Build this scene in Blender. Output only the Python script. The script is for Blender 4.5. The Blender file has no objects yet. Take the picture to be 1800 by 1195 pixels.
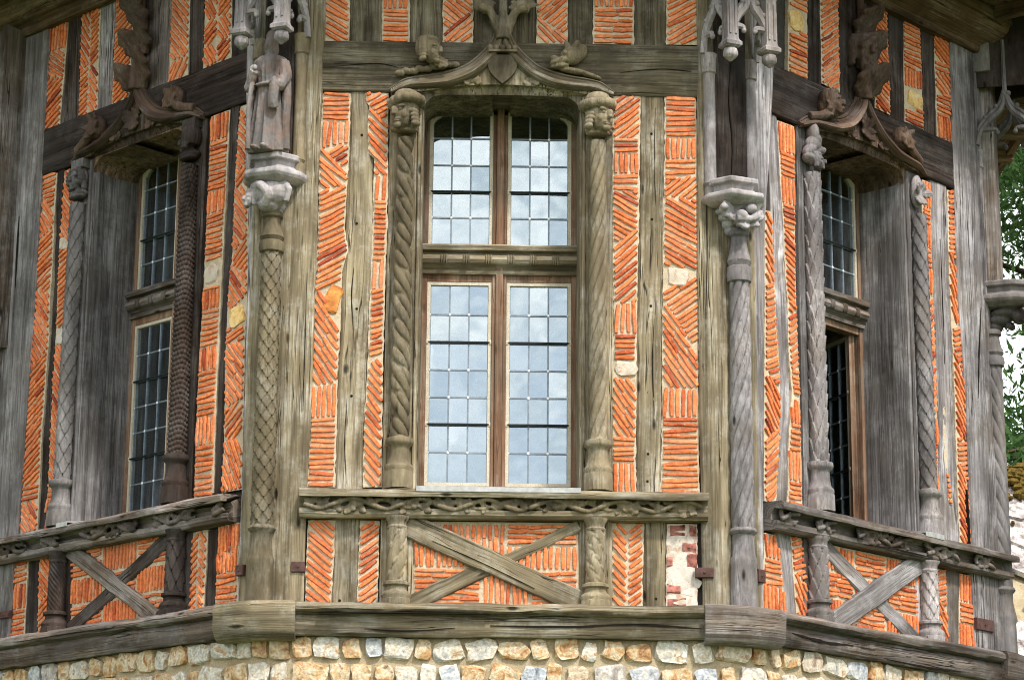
import bpy, bmesh, math, random
import numpy as np
from mathutils import Vector, Matrix, Euler, noise

R_ = math.radians
random.seed(7)
SC = bpy.context.scene
COL = SC.collection

# ------------------------------------------------------------------ camera
Z0 = 5.55                                   # height of the facade datum above the ground
PITCH, YAW, ROLL = 0.2569387, 0.0192211, 0.0085913
FPX = 4253.14
CAM = Vector((-0.2295, -15.0287, -3.9495))
_f = Vector((math.sin(YAW) * math.cos(PITCH), math.cos(YAW) * math.cos(PITCH), math.sin(PITCH)))
_r0 = Vector((math.cos(YAW), -math.sin(YAW), 0))
_u0 = _r0.cross(_f)
_r = _r0 * math.cos(ROLL) + _u0 * math.sin(ROLL)
_u = -_r0 * math.sin(ROLL) + _u0 * math.cos(ROLL)
cam_d = bpy.data.cameras.new('camera')
cam_d.sensor_width = 36.0
cam_d.lens = FPX / 1800 * 36
cam_d.clip_start, cam_d.clip_end = 0.1, 3000
cam = bpy.data.objects.new('camera', cam_d)
cam.matrix_world = Matrix(((_r.x, _u.x, -_f.x, CAM.x), (_r.y, _u.y, -_f.y, CAM.y), (_r.z, _u.z, -_f.z, CAM.z + Z0), (0, 0, 0, 1)))
COL.objects.link(cam)
SC.camera = cam

# ------------------------------------------------------------------ sky, sun, exposure
SUN_EL, SUN_AZ = R_(52), R_(150)            # azimuth clockwise from +y
world = bpy.data.worlds.new('World')
SC.world = world
world.use_nodes = True
nt = world.node_tree
nt.nodes.clear()
out = nt.nodes.new('ShaderNodeOutputWorld')
bg = nt.nodes.new('ShaderNodeBackground')
bg.inputs['Strength'].default_value = 0.125
sky = nt.nodes.new('ShaderNodeTexSky')
sky.sky_type = 'NISHITA'
sky.sun_disc = False
sky.sun_elevation = SUN_EL
sky.sun_rotation = SUN_AZ
sky.air_density, sky.dust_density = 1.0, 1.6
tc = nt.nodes.new('ShaderNodeTexCoord')
mp = nt.nodes.new('ShaderNodeMapping')
mp.inputs['Scale'].default_value = (1.6, 1.6, 3.4)
n1 = nt.nodes.new('ShaderNodeTexNoise')
n1.inputs['Scale'].default_value = 4.2
n1.inputs['Detail'].default_value = 7
n1.inputs['Roughness'].default_value = 0.56
cr = nt.nodes.new('ShaderNodeValToRGB')
cr.color_ramp.elements[0].position = 0.36
cr.color_ramp.elements[0].color = (0.5, 0.5, 0.5, 1)
cr.color_ramp.elements[1].position = 0.62
cr.color_ramp.elements[1].color = (1, 1, 1, 1)
n2 = nt.nodes.new('ShaderNodeTexNoise')
n2.inputs['Scale'].default_value = 5.5
n2.inputs['Detail'].default_value = 5
cr2 = nt.nodes.new('ShaderNodeValToRGB')
cr2.color_ramp.elements[0].color = (5.6, 6.3, 6.7, 1)
cr2.color_ramp.elements[0].position = 0.3
cr2.color_ramp.elements[1].color = (13.2, 12.9, 12.5, 1)
cr2.color_ramp.elements[1].position = 0.7
mx = nt.nodes.new('ShaderNodeMix')
mx.data_type = 'RGBA'
L = nt.links.new
L(tc.outputs['Generated'], mp.inputs['Vector'])
L(mp.outputs[0], n1.inputs['Vector']); L(mp.outputs[0], n2.inputs['Vector'])
L(n1.outputs['Fac'], cr.inputs['Fac']); L(n2.outputs['Fac'], cr2.inputs['Fac'])
L(cr.outputs['Color'], mx.inputs[0]); L(sky.outputs['Color'], mx.inputs[6]); L(cr2.outputs['Color'], mx.inputs[7])
L(mx.outputs[2], bg.inputs['Color']); L(bg.outputs[0], out.inputs[0])

sun_d = bpy.data.lights.new('sun', 'SUN')
sun_d.energy = 2.6
sun_d.angle = R_(7)
sun_d.color = (1.0, 0.95, 0.88)
sun = bpy.data.objects.new('sun', sun_d)
sd = Vector((math.sin(SUN_AZ) * math.cos(SUN_EL), math.cos(SUN_AZ) * math.cos(SUN_EL), math.sin(SUN_EL)))
sun.rotation_euler = sd.to_track_quat('Z', 'Y').to_euler()
sun.location = (0, -10, 30)
COL.objects.link(sun)

vs = SC.view_settings
vs.view_transform = 'Standard'
vs.look = 'None'
vs.exposure = 0.93
vs.gamma = 1.0
SC.cycles.max_bounces = 6
SC.cycles.use_denoising = True
SC.cycles.denoising_prefilter = 'NONE'
SC.cycles.filter_width = 1.05
SC.cycles.sample_clamp_indirect = 2.0

# ------------------------------------------------------------------ survey: photograph -> metres on a wall plane
S2 = math.sqrt(0.5)
APO = 1.5 / math.tan(math.pi / 8)           # centre of the octagon lies at (0, APO)
def facet_matrix(k):                        # k=0 front, -1 left, +1 right ...
    a = k * math.pi / 4
    t = Vector((math.cos(a), math.sin(a), 0)); i = Vector((-math.sin(a), math.cos(a), 0))
    c = Vector((0, APO, 0)) - i * APO - t * 1.5
    return Matrix(((t.x, i.x, 0, c.x), (t.y, i.y, 0, c.y), (0, 0, 1, Z0), (0, 0, 0, 1)))
FM = {n: facet_matrix(k) for n, k in (('F', 0), ('L', -1), ('R', 1), ('LL', -2), ('RR', 2), ('B1', 3), ('B2', 4), ('B3', 5))}
def uz(f, x, y, d=0.0):
    ray = _f * FPX + _r * (x - 900) - _u * (y - 597.5)
    m = FM[f]
    t = Vector((m[0][0], m[1][0], 0)); i = Vector((m[0][1], m[1][1], 0))
    o = Vector((m[0][3], m[1][3], 0)) - i * d
    k = (o - CAM).dot(i) / ray.dot(i)
    p = CAM + ray * k
    return (p - o).dot(t), p.z
def zf(y, d=0.0, x=885): return uz('F', x, y, d)[1]
def uf(x, y=600, d=0.0): return uz('F', x, y, d)[0]
UC = {'F': 1.48, 'L': 1.535, 'R': 1.435}    # middle of each window bay

# ------------------------------------------------------------------ materials
def new_mat(name):
    m = bpy.data.materials.new(name); m.use_nodes = True
    t = m.node_tree; t.nodes.clear()
    o = t.nodes.new('ShaderNodeOutputMaterial'); b = t.nodes.new('ShaderNodeBsdfPrincipled')
    t.links.new(b.outputs[0], o.inputs[0])
    b.inputs['Roughness'].default_value = 0.85
    b.inputs['Specular IOR Level'].default_value = 0.08
    return m, t, b
def node(t, kind, **kw):
    n = t.nodes.new('ShaderNode' + kind)
    for k, v in kw.items():
        if k in n.inputs.keys(): n.inputs[k].default_value = v
        else: setattr(n, k, v)
    return n
def ramp(t, fac, stops):
    r = t.nodes.new('ShaderNodeValToRGB')
    e = r.color_ramp.elements
    while len(e) < len(stops): e.new(0.5)
    for q, (p, c) in zip(e, stops):
        q.position = p; q.color = (c[0], c[1], c[2], 1) if hasattr(c, '__len__') else (c, c, c, 1)
    t.links.new(fac, r.inputs[0])
    return r.outputs[0]
def mixc(t, fac, a, b, mode='MIX'):
    m = t.nodes.new('ShaderNodeMix'); m.data_type = 'RGBA'; m.blend_type = mode
    for s, v in ((0, fac), (6, a), (7, b)):
        if hasattr(v, 'links'): t.links.new(v, m.inputs[s])
        else: m.inputs[s].default_value = v if s == 0 else (v[0], v[1], v[2], 1)
    return m.outputs[2]
def mathn(t, op, a, b=0.0):
    m = t.nodes.new('ShaderNodeMath'); m.operation = op
    for s, v in ((0, a), (1, b)):
        if hasattr(v, 'links'): t.links.new(v, m.inputs[s])
        else: m.inputs[s].default_value = v
    return m.outputs[0]

def wood(name, light, mid, dark, stain=None, attr=True, crack=1.0, bump=0.6, stain_amt=0.6, stain_scale=2.1, bloom=(0.36, 0.34, 0.31)):
    m, t, b = new_mat(name)
    if attr: src = node(t, 'Attribute', attribute_name='grain').outputs['Vector']
    else: src = node(t, 'TexCoord').outputs['Object']
    geo = node(t, 'NewGeometry').outputs['Position']
    def noise_s(sc, scale=1.0, detail=4, rough=0.6):
        mpn = node(t, 'Mapping'); mpn.inputs['Scale'].default_value = sc
        t.links.new(src, mpn.inputs['Vector'])
        n = node(t, 'TexNoise', Scale=scale, Detail=detail, Roughness=rough)
        t.links.new(mpn.outputs[0], n.inputs['Vector'])
        return n.outputs['Fac']
    fib = noise_s((78, 78, 2.6), 1.0, 6, 0.7)
    band = noise_s((21, 21, 0.7), 1.0, 4, 0.6)
    broad = noise_s((4.5, 4.5, 1.0), 1.0, 4, 0.65)
    streak = noise_s((13, 13, 0.3), 1.0, 3, 0.55)
    ck = noise_s((17, 17, 0.55), 1.0, 3, 0.55)
    if not attr: fib, band, streak = noise_s((55, 55, 14), 1.0, 6, 0.7), noise_s((12, 12, 4), 1.0, 4, 0.6), noise_s((9, 9, 3), 1.0, 3, 0.55)
    col = ramp(t, fib, [(0.30, dark), (0.49, mid), (0.68, light)])
    col2 = ramp(t, band, [(0.36, dark), (0.5, mid), (0.64, light)])
    col = mixc(t, 0.5, col, col2)
    if not attr: col = mixc(t, 0.65, col, mid)
    big = node(t, 'TexNoise', Scale=stain_scale, Detail=6, Roughness=0.66)
    t.links.new(geo, big.inputs['Vector'])
    if stain:
        f = ramp(t, big.outputs['Fac'], [(0.44, 0.0), (0.60, stain_amt)])
        col = mixc(t, f, col, stain)
    pat = node(t, 'TexNoise', Scale=3.4, Detail=8, Roughness=0.74); t.links.new(geo, pat.inputs['Vector'])
    pf = mathn(t, 'MULTIPLY', ramp(t, pat.outputs['Fac'], [(0.47, 0.0), (0.62, 0.8)]), ramp(t, fib, [(0.40, 0.0), (0.56, 1.0)]))
    if not attr: pf = mathn(t, 'MULTIPLY', pf, 0.5)
    col = mixc(t, pf, col, bloom)
    col = mixc(t, 1.0, col, ramp(t, broad, [(0.32, 0.45), (0.68, 1.4)]), 'MULTIPLY')
    col = mixc(t, 1.0, col, ramp(t, streak, [(0.55, 1.0), (0.72, 0.45 if attr else 0.75)]), 'MULTIPLY')
    oi = node(t, 'ObjectInfo').outputs['Random']
    col = mixc(t, 1.0, col, ramp(t, oi, [(0.0, 0.72), (1.0, 1.22)]), 'MULTIPLY')
    ckl = mathn(t, 'ABSOLUTE', mathn(t, 'SUBTRACT', ck, 0.5))
    ckm = ramp(t, ckl, [(0.003, 0.9), (0.013, 0.0)])
    gate = ramp(t, broad, [(0.50, 0.0), (0.57, 1.0)])
    ckm = mathn(t, 'MULTIPLY', mathn(t, 'MULTIPLY', ckm, gate), crack if attr else crack * 0.5)
    kmap = node(t, 'Mapping'); kmap.inputs['Scale'].default_value = (5.5, 5.5, 1.9); t.links.new(src, kmap.inputs['Vector'])
    kv = node(t, 'TexVoronoi', Scale=1.0); t.links.new(kmap.outputs[0], kv.inputs['Vector'])
    kn = mathn(t, 'MULTIPLY', ramp(t, kv.outputs['Distance'], [(0.035, 0.9), (0.09, 0.0)]), crack)
    ckm = mathn(t, 'MAXIMUM', ckm, kn)
    col = mixc(t, ckm, col, (0.012, 0.01, 0.008))
    t.links.new(col, b.inputs['Base Color'])
    h = mathn(t, 'ADD', mathn(t, 'MULTIPLY', fib, 0.5), mathn(t, 'MULTIPLY', band, 0.9))
    h = mathn(t, 'SUBTRACT', h, mathn(t, 'MULTIPLY', ckm, 1.6))
    bp = node(t, 'Bump', Strength=bump if attr else bump * 0.45, Distance=0.014)
    t.links.new(h, bp.inputs['Height']); t.links.new(bp.outputs[0], b.inputs['Normal'])
    return m

OL, OM, OD = (0.385, 0.32, 0.21), (0.19, 0.153, 0.095), (0.045, 0.034, 0.021)        # olive weathered oak
GL, GM, GD = (0.46, 0.43, 0.432), (0.215, 0.193, 0.195), (0.05, 0.042, 0.042)      # silvered oak
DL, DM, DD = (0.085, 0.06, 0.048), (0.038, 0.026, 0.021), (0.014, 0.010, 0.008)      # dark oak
BL, BM, BD = (0.33, 0.19, 0.12), (0.21, 0.115, 0.07), (0.09, 0.05, 0.032)            # brown painted frame
def pair(n, *a, **k): return wood(n, *a, attr=True, **k), wood(n + '_carved', *a, attr=False, **k)
W_OL, C_OL = pair('olive_oak', OL, OM, OD, stain=(0.16, 0.125, 0.08), bloom=(0.40, 0.37, 0.31))
W_GR, C_GR = pair('silver_oak', GL, GM, GD, stain=(0.19, 0.155, 0.12), stain_amt=0.45, bloom=(0.5, 0.48, 0.495))
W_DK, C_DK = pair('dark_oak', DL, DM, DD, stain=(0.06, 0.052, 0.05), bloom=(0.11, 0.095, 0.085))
W_BG, C_BG = pair('brown_grey_oak', (0.27, 0.215, 0.17), (0.12, 0.09, 0.07), (0.032, 0.023, 0.019), stain=(0.17, 0.155, 0.15), bloom=(0.3, 0.275, 0.26))
W_OD, C_OD = pair('dark_olive_oak', (0.225, 0.19, 0.125), (0.11, 0.09, 0.057), (0.036, 0.029, 0.018), stain=(0.075, 0.062, 0.042), bloom=(0.24, 0.215, 0.165), crack=0.7)
W_MG, C_MG = pair('mid_grey_oak', (0.29, 0.27, 0.268), (0.15, 0.137, 0.136), (0.055, 0.048, 0.047), stain=(0.12, 0.10, 0.082), stain_amt=0.5, bloom=(0.32, 0.305, 0.31), crack=0.4)
W_EV, C_EV = pair('eave_oak', (0.27, 0.175, 0.11), (0.135, 0.082, 0.05), (0.04, 0.025, 0.017), stain=(0.10, 0.07, 0.05), bloom=(0.27, 0.21, 0.16))
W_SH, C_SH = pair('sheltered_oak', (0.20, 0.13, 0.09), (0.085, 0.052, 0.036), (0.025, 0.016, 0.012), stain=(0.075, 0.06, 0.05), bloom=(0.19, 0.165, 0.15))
W_PA, C_PA = pair('pale_oak', (0.62, 0.59, 0.60), (0.36, 0.335, 0.345), (0.11, 0.10, 0.10), stain=(0.28, 0.235, 0.2), stain_amt=0.4, bloom=(0.68, 0.66, 0.67), crack=0.6)
W_FR, C_FR = pair('frame_wood', BL, BM, BD, stain=(0.23, 0.165, 0.115), crack=0.5, bloom=(0.33, 0.25, 0.19))
W_ST, C_ST = pair('statue_wood', (0.44, 0.41, 0.40), (0.26, 0.237, 0.23), (0.09, 0.08, 0.078), stain=(0.36, 0.18, 0.10), stain_amt=0.4, stain_scale=9, bloom=(0.55, 0.53, 0.54))

def brick_mat(name, joined):
    m, t, b = new_mat(name)
    if joined: rnd = node(t, 'Attribute', attribute_name='tint').outputs['Fac']
    else: rnd = node(t, 'ObjectInfo').outputs['Random']
    col = ramp(t, rnd, [(0.0, (0.28, 0.05, 0.03)), (0.03, (0.46, 0.09, 0.035)), (0.10, (0.58, 0.145, 0.05)), (0.5, (0.73, 0.205, 0.07)), (0.85, (0.78, 0.25, 0.095)), (1.0, (0.68, 0.27, 0.14))])
    geo = node(t, 'NewGeometry').outputs['Position']
    n = node(t, 'TexNoise', Scale=38, Detail=5, Roughness=0.7); t.links.new(geo, n.inputs['Vector'])
    tone = ramp(t, n.outputs['Fac'], [(0.3, 0.5), (0.66, 1.2)])
    col = mixc(t, 1.0, col, tone, 'MULTIPLY')
    n3 = node(t, 'TexNoise', Scale=3.2, Detail=6, Roughness=0.7); t.links.new(geo, n3.inputs['Vector'])
    col = mixc(t, ramp(t, n3.outputs['Fac'], [(0.50, 0.0), (0.68, 0.55)]), col, (0.42, 0.17, 0.095))
    n2 = node(t, 'TexNoise', Scale=70, Detail=4, Roughness=0.65); t.links.new(geo, n2.inputs['Vector'])
    col = mixc(t, ramp(t, n2.outputs['Fac'], [(0.60, 0.0), (0.70, 0.6)]), col, (0.66, 0.50, 0.36))
    col = mixc(t, ramp(t, n2.outputs['Fac'], [(0.30, 0.5), (0.38, 0.0)]), col, (0.14, 0.06, 0.04))
    t.links.new(col, b.inputs['Base Color'])
    b.inputs['Roughness'].default_value = 0.92
    bp = node(t, 'Bump', Strength=0.7, Distance=0.006)
    t.links.new(n.outputs['Fac'], bp.inputs['Height']); t.links.new(bp.outputs[0], b.inputs['Normal'])
    return m
M_BRICK, M_BRICKS = brick_mat('tile_brick', False), brick_mat('tile_brick_joined', True)

def mortar_mat(name, a, b_, c, scale=1.0):
    m, t, b = new_mat(name)
    geo = node(t, 'NewGeometry').outputs['Position']
    n = node(t, 'TexNoise', Scale=9 * scale, Detail=6, Roughness=0.65); t.links.new(geo, n.inputs['Vector'])
    n2 = node(t, 'TexNoise', Scale=120 * scale, Detail=4, Roughness=0.7); t.links.new(geo, n2.inputs['Vector'])
    col = ramp(t, n.outputs['Fac'], [(0.3, a), (0.5, b_), (0.72, c)])
    col = mixc(t, 1.0, col, ramp(t, n2.outputs['Fac'], [(0.3, 0.72), (0.7, 1.15)]), 'MULTIPLY')
    n3 = node(t, 'TexNoise', Scale=4.5 * scale, Detail=7, Roughness=0.72); t.links.new(geo, n3.inputs['Vector'])
    col = mixc(t, ramp(t, n3.outputs['Fac'], [(0.52, 0.0), (0.70, 0.6)]), col, tuple(0.55 * q for q in a))
    t.links.new(col, b.inputs['Base Color'])
    b.inputs['Roughness'].default_value = 0.95
    bp = node(t, 'Bump', Strength=0.8, Distance=0.006)
    t.links.new(n2.outputs['Fac'], bp.inputs['Height']); t.links.new(bp.outputs[0], b.inputs['Normal'])
    return m
M_MORTAR = mortar_mat('lime_mortar', (0.41, 0.32, 0.215), (0.57, 0.465, 0.33), (0.68, 0.595, 0.455))
M_WALLMORT = mortar_mat('wall_mortar', (0.30, 0.23, 0.14), (0.42, 0.34, 0.22), (0.52, 0.45, 0.33), 0.7)
M_PUTTY = mortar_mat('putty', (0.50, 0.44, 0.34), (0.60, 0.53, 0.42), (0.68, 0.62, 0.52))

def flint_mat():
    m, t, b = new_mat('flint')
    oi = node(t, 'ObjectInfo').outputs['Random']
    geo = node(t, 'NewGeometry').outputs['Position']
    n = node(t, 'TexNoise', Scale=11, Detail=7, Roughness=0.66, Distortion=0.9); t.links.new(geo, n.inputs['Vector'])
    pale = ramp(t, n.outputs['Fac'], [(0.30, (0.22, 0.22, 0.24)), (0.40, (0.50, 0.47, 0.42)), (0.50, (0.74, 0.69, 0.60)), (0.58, (0.62, 0.52, 0.38)), (0.64, (0.42, 0.20, 0.07)), (0.74, (0.66, 0.58, 0.46))])
    honey = ramp(t, n.outputs['Fac'], [(0.30, (0.16, 0.06, 0.03)), (0.40, (0.44, 0.21, 0.075)), (0.50, (0.62, 0.43, 0.22)), (0.58, (0.70, 0.60, 0.44)), (0.66, (0.34, 0.13, 0.05)), (0.76, (0.66, 0.56, 0.42))])
    grey = ramp(t, n.outputs['Fac'], [(0.30, (0.13, 0.14, 0.16)), (0.45, (0.42, 0.45, 0.50)), (0.58, (0.68, 0.68, 0.66)), (0.72, (0.55, 0.40, 0.22))])
    s1 = ramp(t, oi, [(0.34, 0.0), (0.40, 1.0)])
    s2 = ramp(t, oi, [(0.86, 0.0), (0.90, 1.0)])
    col = mixc(t, s2, mixc(t, s1, pale, honey), grey)
    n2 = node(t, 'TexNoise', Scale=55, Detail=4); t.links.new(geo, n2.inputs['Vector'])
    col = mixc(t, 1.0, col, ramp(t, n2.outputs['Fac'], [(0.3, 0.55), (0.68, 1.05)]), 'MULTIPLY')
    grime = node(t, 'TexNoise', Scale=3.0, Detail=5, Roughness=0.7); t.links.new(geo, grime.inputs['Vector'])
    col = mixc(t, ramp(t, grime.outputs['Fac'], [(0.47, 0.0), (0.72, 0.4)]), col, (0.34, 0.255, 0.15))
    t.links.new(col, b.inputs['Base Color'])
    b.inputs['Roughness'].default_value = 0.5
    b.inputs['Specular IOR Level'].default_value = 0.4
    bp = node(t, 'Bump', Strength=0.6, Distance=0.015)
    hh = mathn(t, 'ADD', n.outputs['Fac'], mathn(t, 'MULTIPLY', n2.outputs['Fac'], 0.3))
    t.links.new(hh, bp.inputs['Height']); t.links.new(bp.outputs[0], b.inputs['Normal'])
    return m
M_FLINT = flint_mat()

def simple(name, col, rough=0.6, metal=0.0, var=0.25, scale=20):
    m, t, b = new_mat(name)
    geo = node(t, 'NewGeometry').outputs['Position']
    n = node(t, 'TexNoise', Scale=scale, Detail=5, Roughness=0.65); t.links.new(geo, n.inputs['Vector'])
    c = mixc(t, 1.0, col, ramp(t, n.outputs['Fac'], [(0.3, 1 - var), (0.7, 1 + var)]), 'MULTIPLY')
    t.links.new(c, b.inputs['Base Color'])
    b.inputs['Roughness'].default_value = rough; b.inputs['Metallic'].default_value = metal
    bp = node(t, 'Bump', Strength=0.3, Distance=0.005)
    t.links.new(n.outputs['Fac'], bp.inputs['Height']); t.links.new(bp.outputs[0], b.inputs['Normal'])
    return m
M_LEAD = simple('lead_came', (0.20, 0.235, 0.27), 0.45, 0.3)
M_SOLDER = simple('solder', (0.75, 0.76, 0.76), 0.3, 0.2)
M_BAR = simple('saddle_bar', (0.02, 0.024, 0.026), 0.5)
M_FLASH = simple('lead_flashing', (0.36, 0.36, 0.35), 0.5, 0.2)
M_IRON = simple('rusty_iron', (0.085, 0.048, 0.042), 0.75, 0.1, 0.4)
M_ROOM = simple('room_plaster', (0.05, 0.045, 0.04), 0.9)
M_REDBRICK = simple('old_red_brick', (0.30, 0.12, 0.095), 0.9, 0, 0.8, 30)
M_DARK = simple('peg_dark', (0.015, 0.012, 0.01), 0.9)

def glass_mat():
    m = bpy.data.materials.new('leaded_glass'); m.use_nodes = True
    t = m.node_tree; t.nodes.clear()
    o = t.nodes.new('ShaderNodeOutputMaterial')
    g = node(t, 'BsdfGlossy', Roughness=0.012); g.inputs['Color'].default_value = (0.86, 0.93, 1.0, 1)
    tr = node(t, 'BsdfTransparent'); tr.inputs['Color'].default_value = (0.72, 0.78, 0.74, 1)
    ms = node(t, 'MixShader')
    fr = node(t, 'Fresnel', IOR=1.5)
    fac = mathn(t, 'ADD', mathn(t, 'MULTIPLY', fr.outputs[0], 0.5), 0.27)
    t.links.new(fac, ms.inputs[0]); t.links.new(tr.outputs[0], ms.inputs[1]); t.links.new(g.outputs[0], ms.inputs[2])
    t.links.new(ms.outputs[0], o.inputs[0])
    geo = node(t, 'NewGeometry').outputs['Position']
    n = node(t, 'TexNoise', Scale=5, Detail=1); t.links.new(geo, n.inputs['Vector'])
    bp = node(t, 'Bump', Strength=0.09, Distance=0.02)
    t.links.new(n.outputs['Fac'], bp.inputs['Height']); t.links.new(bp.outputs[0], g.inputs['Normal'])
    return m
M_GLASS = glass_mat()

def leaf_mat(name, a, b_, c):
    m, t, b = new_mat(name)
    rnd = node(t, 'Attribute', attribute_name='tint').outputs['Fac']
    col = ramp(t, rnd, [(0.0, a), (0.55, b_), (1.0, c)])
    t.links.new(col, b.inputs['Base Color'])
    b.inputs['Roughness'].default_value = 0.6
    tl = node(t, 'BsdfTranslucent'); t.links.new(col, tl.inputs['Color'])
    ms = node(t, 'MixShader'); ms.inputs[0].default_value = 0.35
    o = [n for n in t.nodes if n.type == 'OUTPUT_MATERIAL'][0]
    t.links.new(b.outputs[0], ms.inputs[1]); t.links.new(tl.outputs[0], ms.inputs[2]); t.links.new(ms.outputs[0], o.inputs[0])
    return m
M_LEAF = leaf_mat('leaf', (0.025, 0.06, 0.02), (0.06, 0.13, 0.035), (0.13, 0.21, 0.06))
M_LEAFD = leaf_mat('leaf_dark', (0.02, 0.03, 0.012), (0.04, 0.06, 0.02), (0.06, 0.085, 0.03))
M_BARK = simple('bark', (0.09, 0.065, 0.045), 0.95, 0, 0.4, 12)

# ------------------------------------------------------------------ mesh building
class MB:
    def __init__(s): s.v = []; s.f = []; s.g = []; s.t = []
    def add(s, verts, faces, grain=None, tint=0.5):
        o = len(s.v)
        s.v += [tuple(p) for p in verts]
        s.f += [tuple(i + o for i in f) for f in faces]
        s.g += list(grain) if grain is not None else [(p[0], p[1], p[2]) for p in verts]
        s.t += [tint] * len(verts)
    def mesh(s, name, mat, sharp=35, smooth=True):
        me = bpy.data.meshes.new(name)
        me.from_pydata(s.v, [], s.f)
        at = me.attributes.new('grain', 'FLOAT_VECTOR', 'POINT')
        at.data.foreach_set('vector', np.array(s.g, dtype=np.float32).ravel())
        at = me.attributes.new('tint', 'FLOAT', 'POINT')
        at.data.foreach_set('value', np.array(s.t, dtype=np.float32))
        me.materials.append(mat)
        bm = bmesh.new(); bm.from_mesh(me); bmesh.ops.recalc_face_normals(bm, faces=bm.faces); bm.to_mesh(me); bm.free()
        if smooth:
            me.polygons.foreach_set('use_smooth', [True] * len(me.polygons))
            me.set_sharp_from_angle(angle=R_(sharp))
        me.update()
        return me
WM = {}                                     # world matrices of linked objects
def link(name, data, parent=None, M=None):
    o = bpy.data.objects.new(name, data)
    COL.objects.link(o)
    M = M.copy() if M is not None else Matrix.Identity(4)
    if parent is not None:
        o.parent = parent
        o.matrix_parent_inverse = WM[parent.name].inverted()
    o.matrix_basis = M
    WM[o.name] = M
    return o
def build(mb, name, mat, parent=None, M=None, sharp=35, smooth=True):
    return link(name, mb.mesh(name, mat, sharp, smooth), parent, M)
def tag(o, label=None, cat=None, group=None, kind=None):
    for k, v in (('label', label), ('category', cat), ('group', group), ('kind', kind)):
        if v: o[k] = v
    return o
def empty(name, loc):
    o = bpy.data.objects.new(name, None); COL.objects.link(o)
    o.location = loc; o.empty_display_size = 0.3
    WM[o.name] = Matrix.Translation(loc)
    return o
def ns(x, y, z): return noise.noise(Vector((x, y, z)))

def bar(mb, A0, A1, B0, B1, df, db, ch=0.01, jit=0.004, seg=0.06, cols=3, grain_off=None):
    """Timber between end A (points A0 left, A1 right) and end B, in wall (u, z); front at df, back at db."""
    A0, A1, B0, B1 = (Vector(p) for p in (A0, A1, B0, B1))
    ln = ((A0 + A1) * .5 - (B0 + B1) * .5).length
    n = max(2, int(ln / seg))
    g = grain_off if grain_off is not None else random.uniform(0, 100)
    w = (A1 - A0).length
    prof = [(0, db), (0, df - ch)] + [(ch / max(w, .02) + (1 - 2 * ch / max(w, .02)) * k / cols, df) for k in range(cols + 1)] + [(1, df - ch), (1, db)]
    V, G, F = [], [], []
    m = len(prof)
    for i in range(n + 1):
        s = i / n
        l = A0.lerp(B0, s); r = A1.lerp(B1, s)
        ax = (r - l).normalized()
        al = s * ln
        l = l + ax * jit * 1.6 * ns(al * 3.1 + g, g, 1.3) + ax * jit * .8 * ns(al * 14 + g, g, 5.3)
        r = r + ax * jit * 1.6 * ns(al * 3.1 + g, g, 7.7) + ax * jit * .8 * ns(al * 14 + g, g, 9.9)
        for q, (sx, d) in enumerate(prof):
            p = l.lerp(r, sx)
            dd = d + (jit * .9 * ns(al * 5 + g, sx * 3, 3.1) if q not in (0, m - 1) else 0)
            V.append((p.x, -dd, p.y)); G.append((sx * w + g, d + g, al + g))
    for i in range(n):
        for q in range(m - 1):
            a = i * m + q
            F.append((a, a + 1, a + m + 1, a + m))
    F.append(tuple(range(m - 1, -1, -1))); F.append(tuple(n * m + q for q in range(m)))
    mb.add(V, F, G)
def timber(parent, name, f, A0, A1, B0, B1, df, db, mat, px=True, **kw):
    if px: A0, A1, B0, B1 = (uz(f, p[0], p[1], df) for p in (A0, A1, B0, B1))
    mb = MB(); bar(mb, A0, A1, B0, B1, df, db, **kw)
    return build(mb, name, mat, parent, FM[f])
def sweep_u(mb, u0, u1, prof, seg=0.08, jit=0.004, miter=(0, 0), g=None):
    """Moulding along the wall: prof is a closed list of (d, z)."""
    g = random.uniform(0, 100) if g is None else g
    n = max(2, int(abs(u1 - u0) / seg)); m = len(prof)
    V, G, F = [], [], []
    acc = [0]
    for q in range(1, m): acc.append(acc[-1] + math.hypot(prof[q][0] - prof[q - 1][0], prof[q][1] - prof[q - 1][1]))
    for i in range(n + 1):
        for q, (d, z) in enumerate(prof):
            a = u0 - miter[0] * d; b = u1 + miter[1] * d
            u = a + (b - a) * i / n
            j1 = jit * (ns(u * 2.7 + g, q * .35, 2.2) * 1.5 + ns(u * 12 + g, q * .8, 4.4) * .7)
            j2 = jit * (ns(u * 2.3 + g, q * .3, 8.2) * 1.5 + ns(u * 11 + g, q * .9, 6.4) * .7)
            V.append((u, -(d + j1), z + j2)); G.append((acc[q] + g, g, u + g))
    for i in range(n):
        for q in range(m):
            F.append((i * m + q, i * m + (q + 1) % m, (i + 1) * m + (q + 1) % m, (i + 1) * m + q))
    F.append(tuple(range(m - 1, -1, -1))); F.append(tuple(n * m + q for q in range(m)))
    mb.add(V, F, G)
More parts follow.
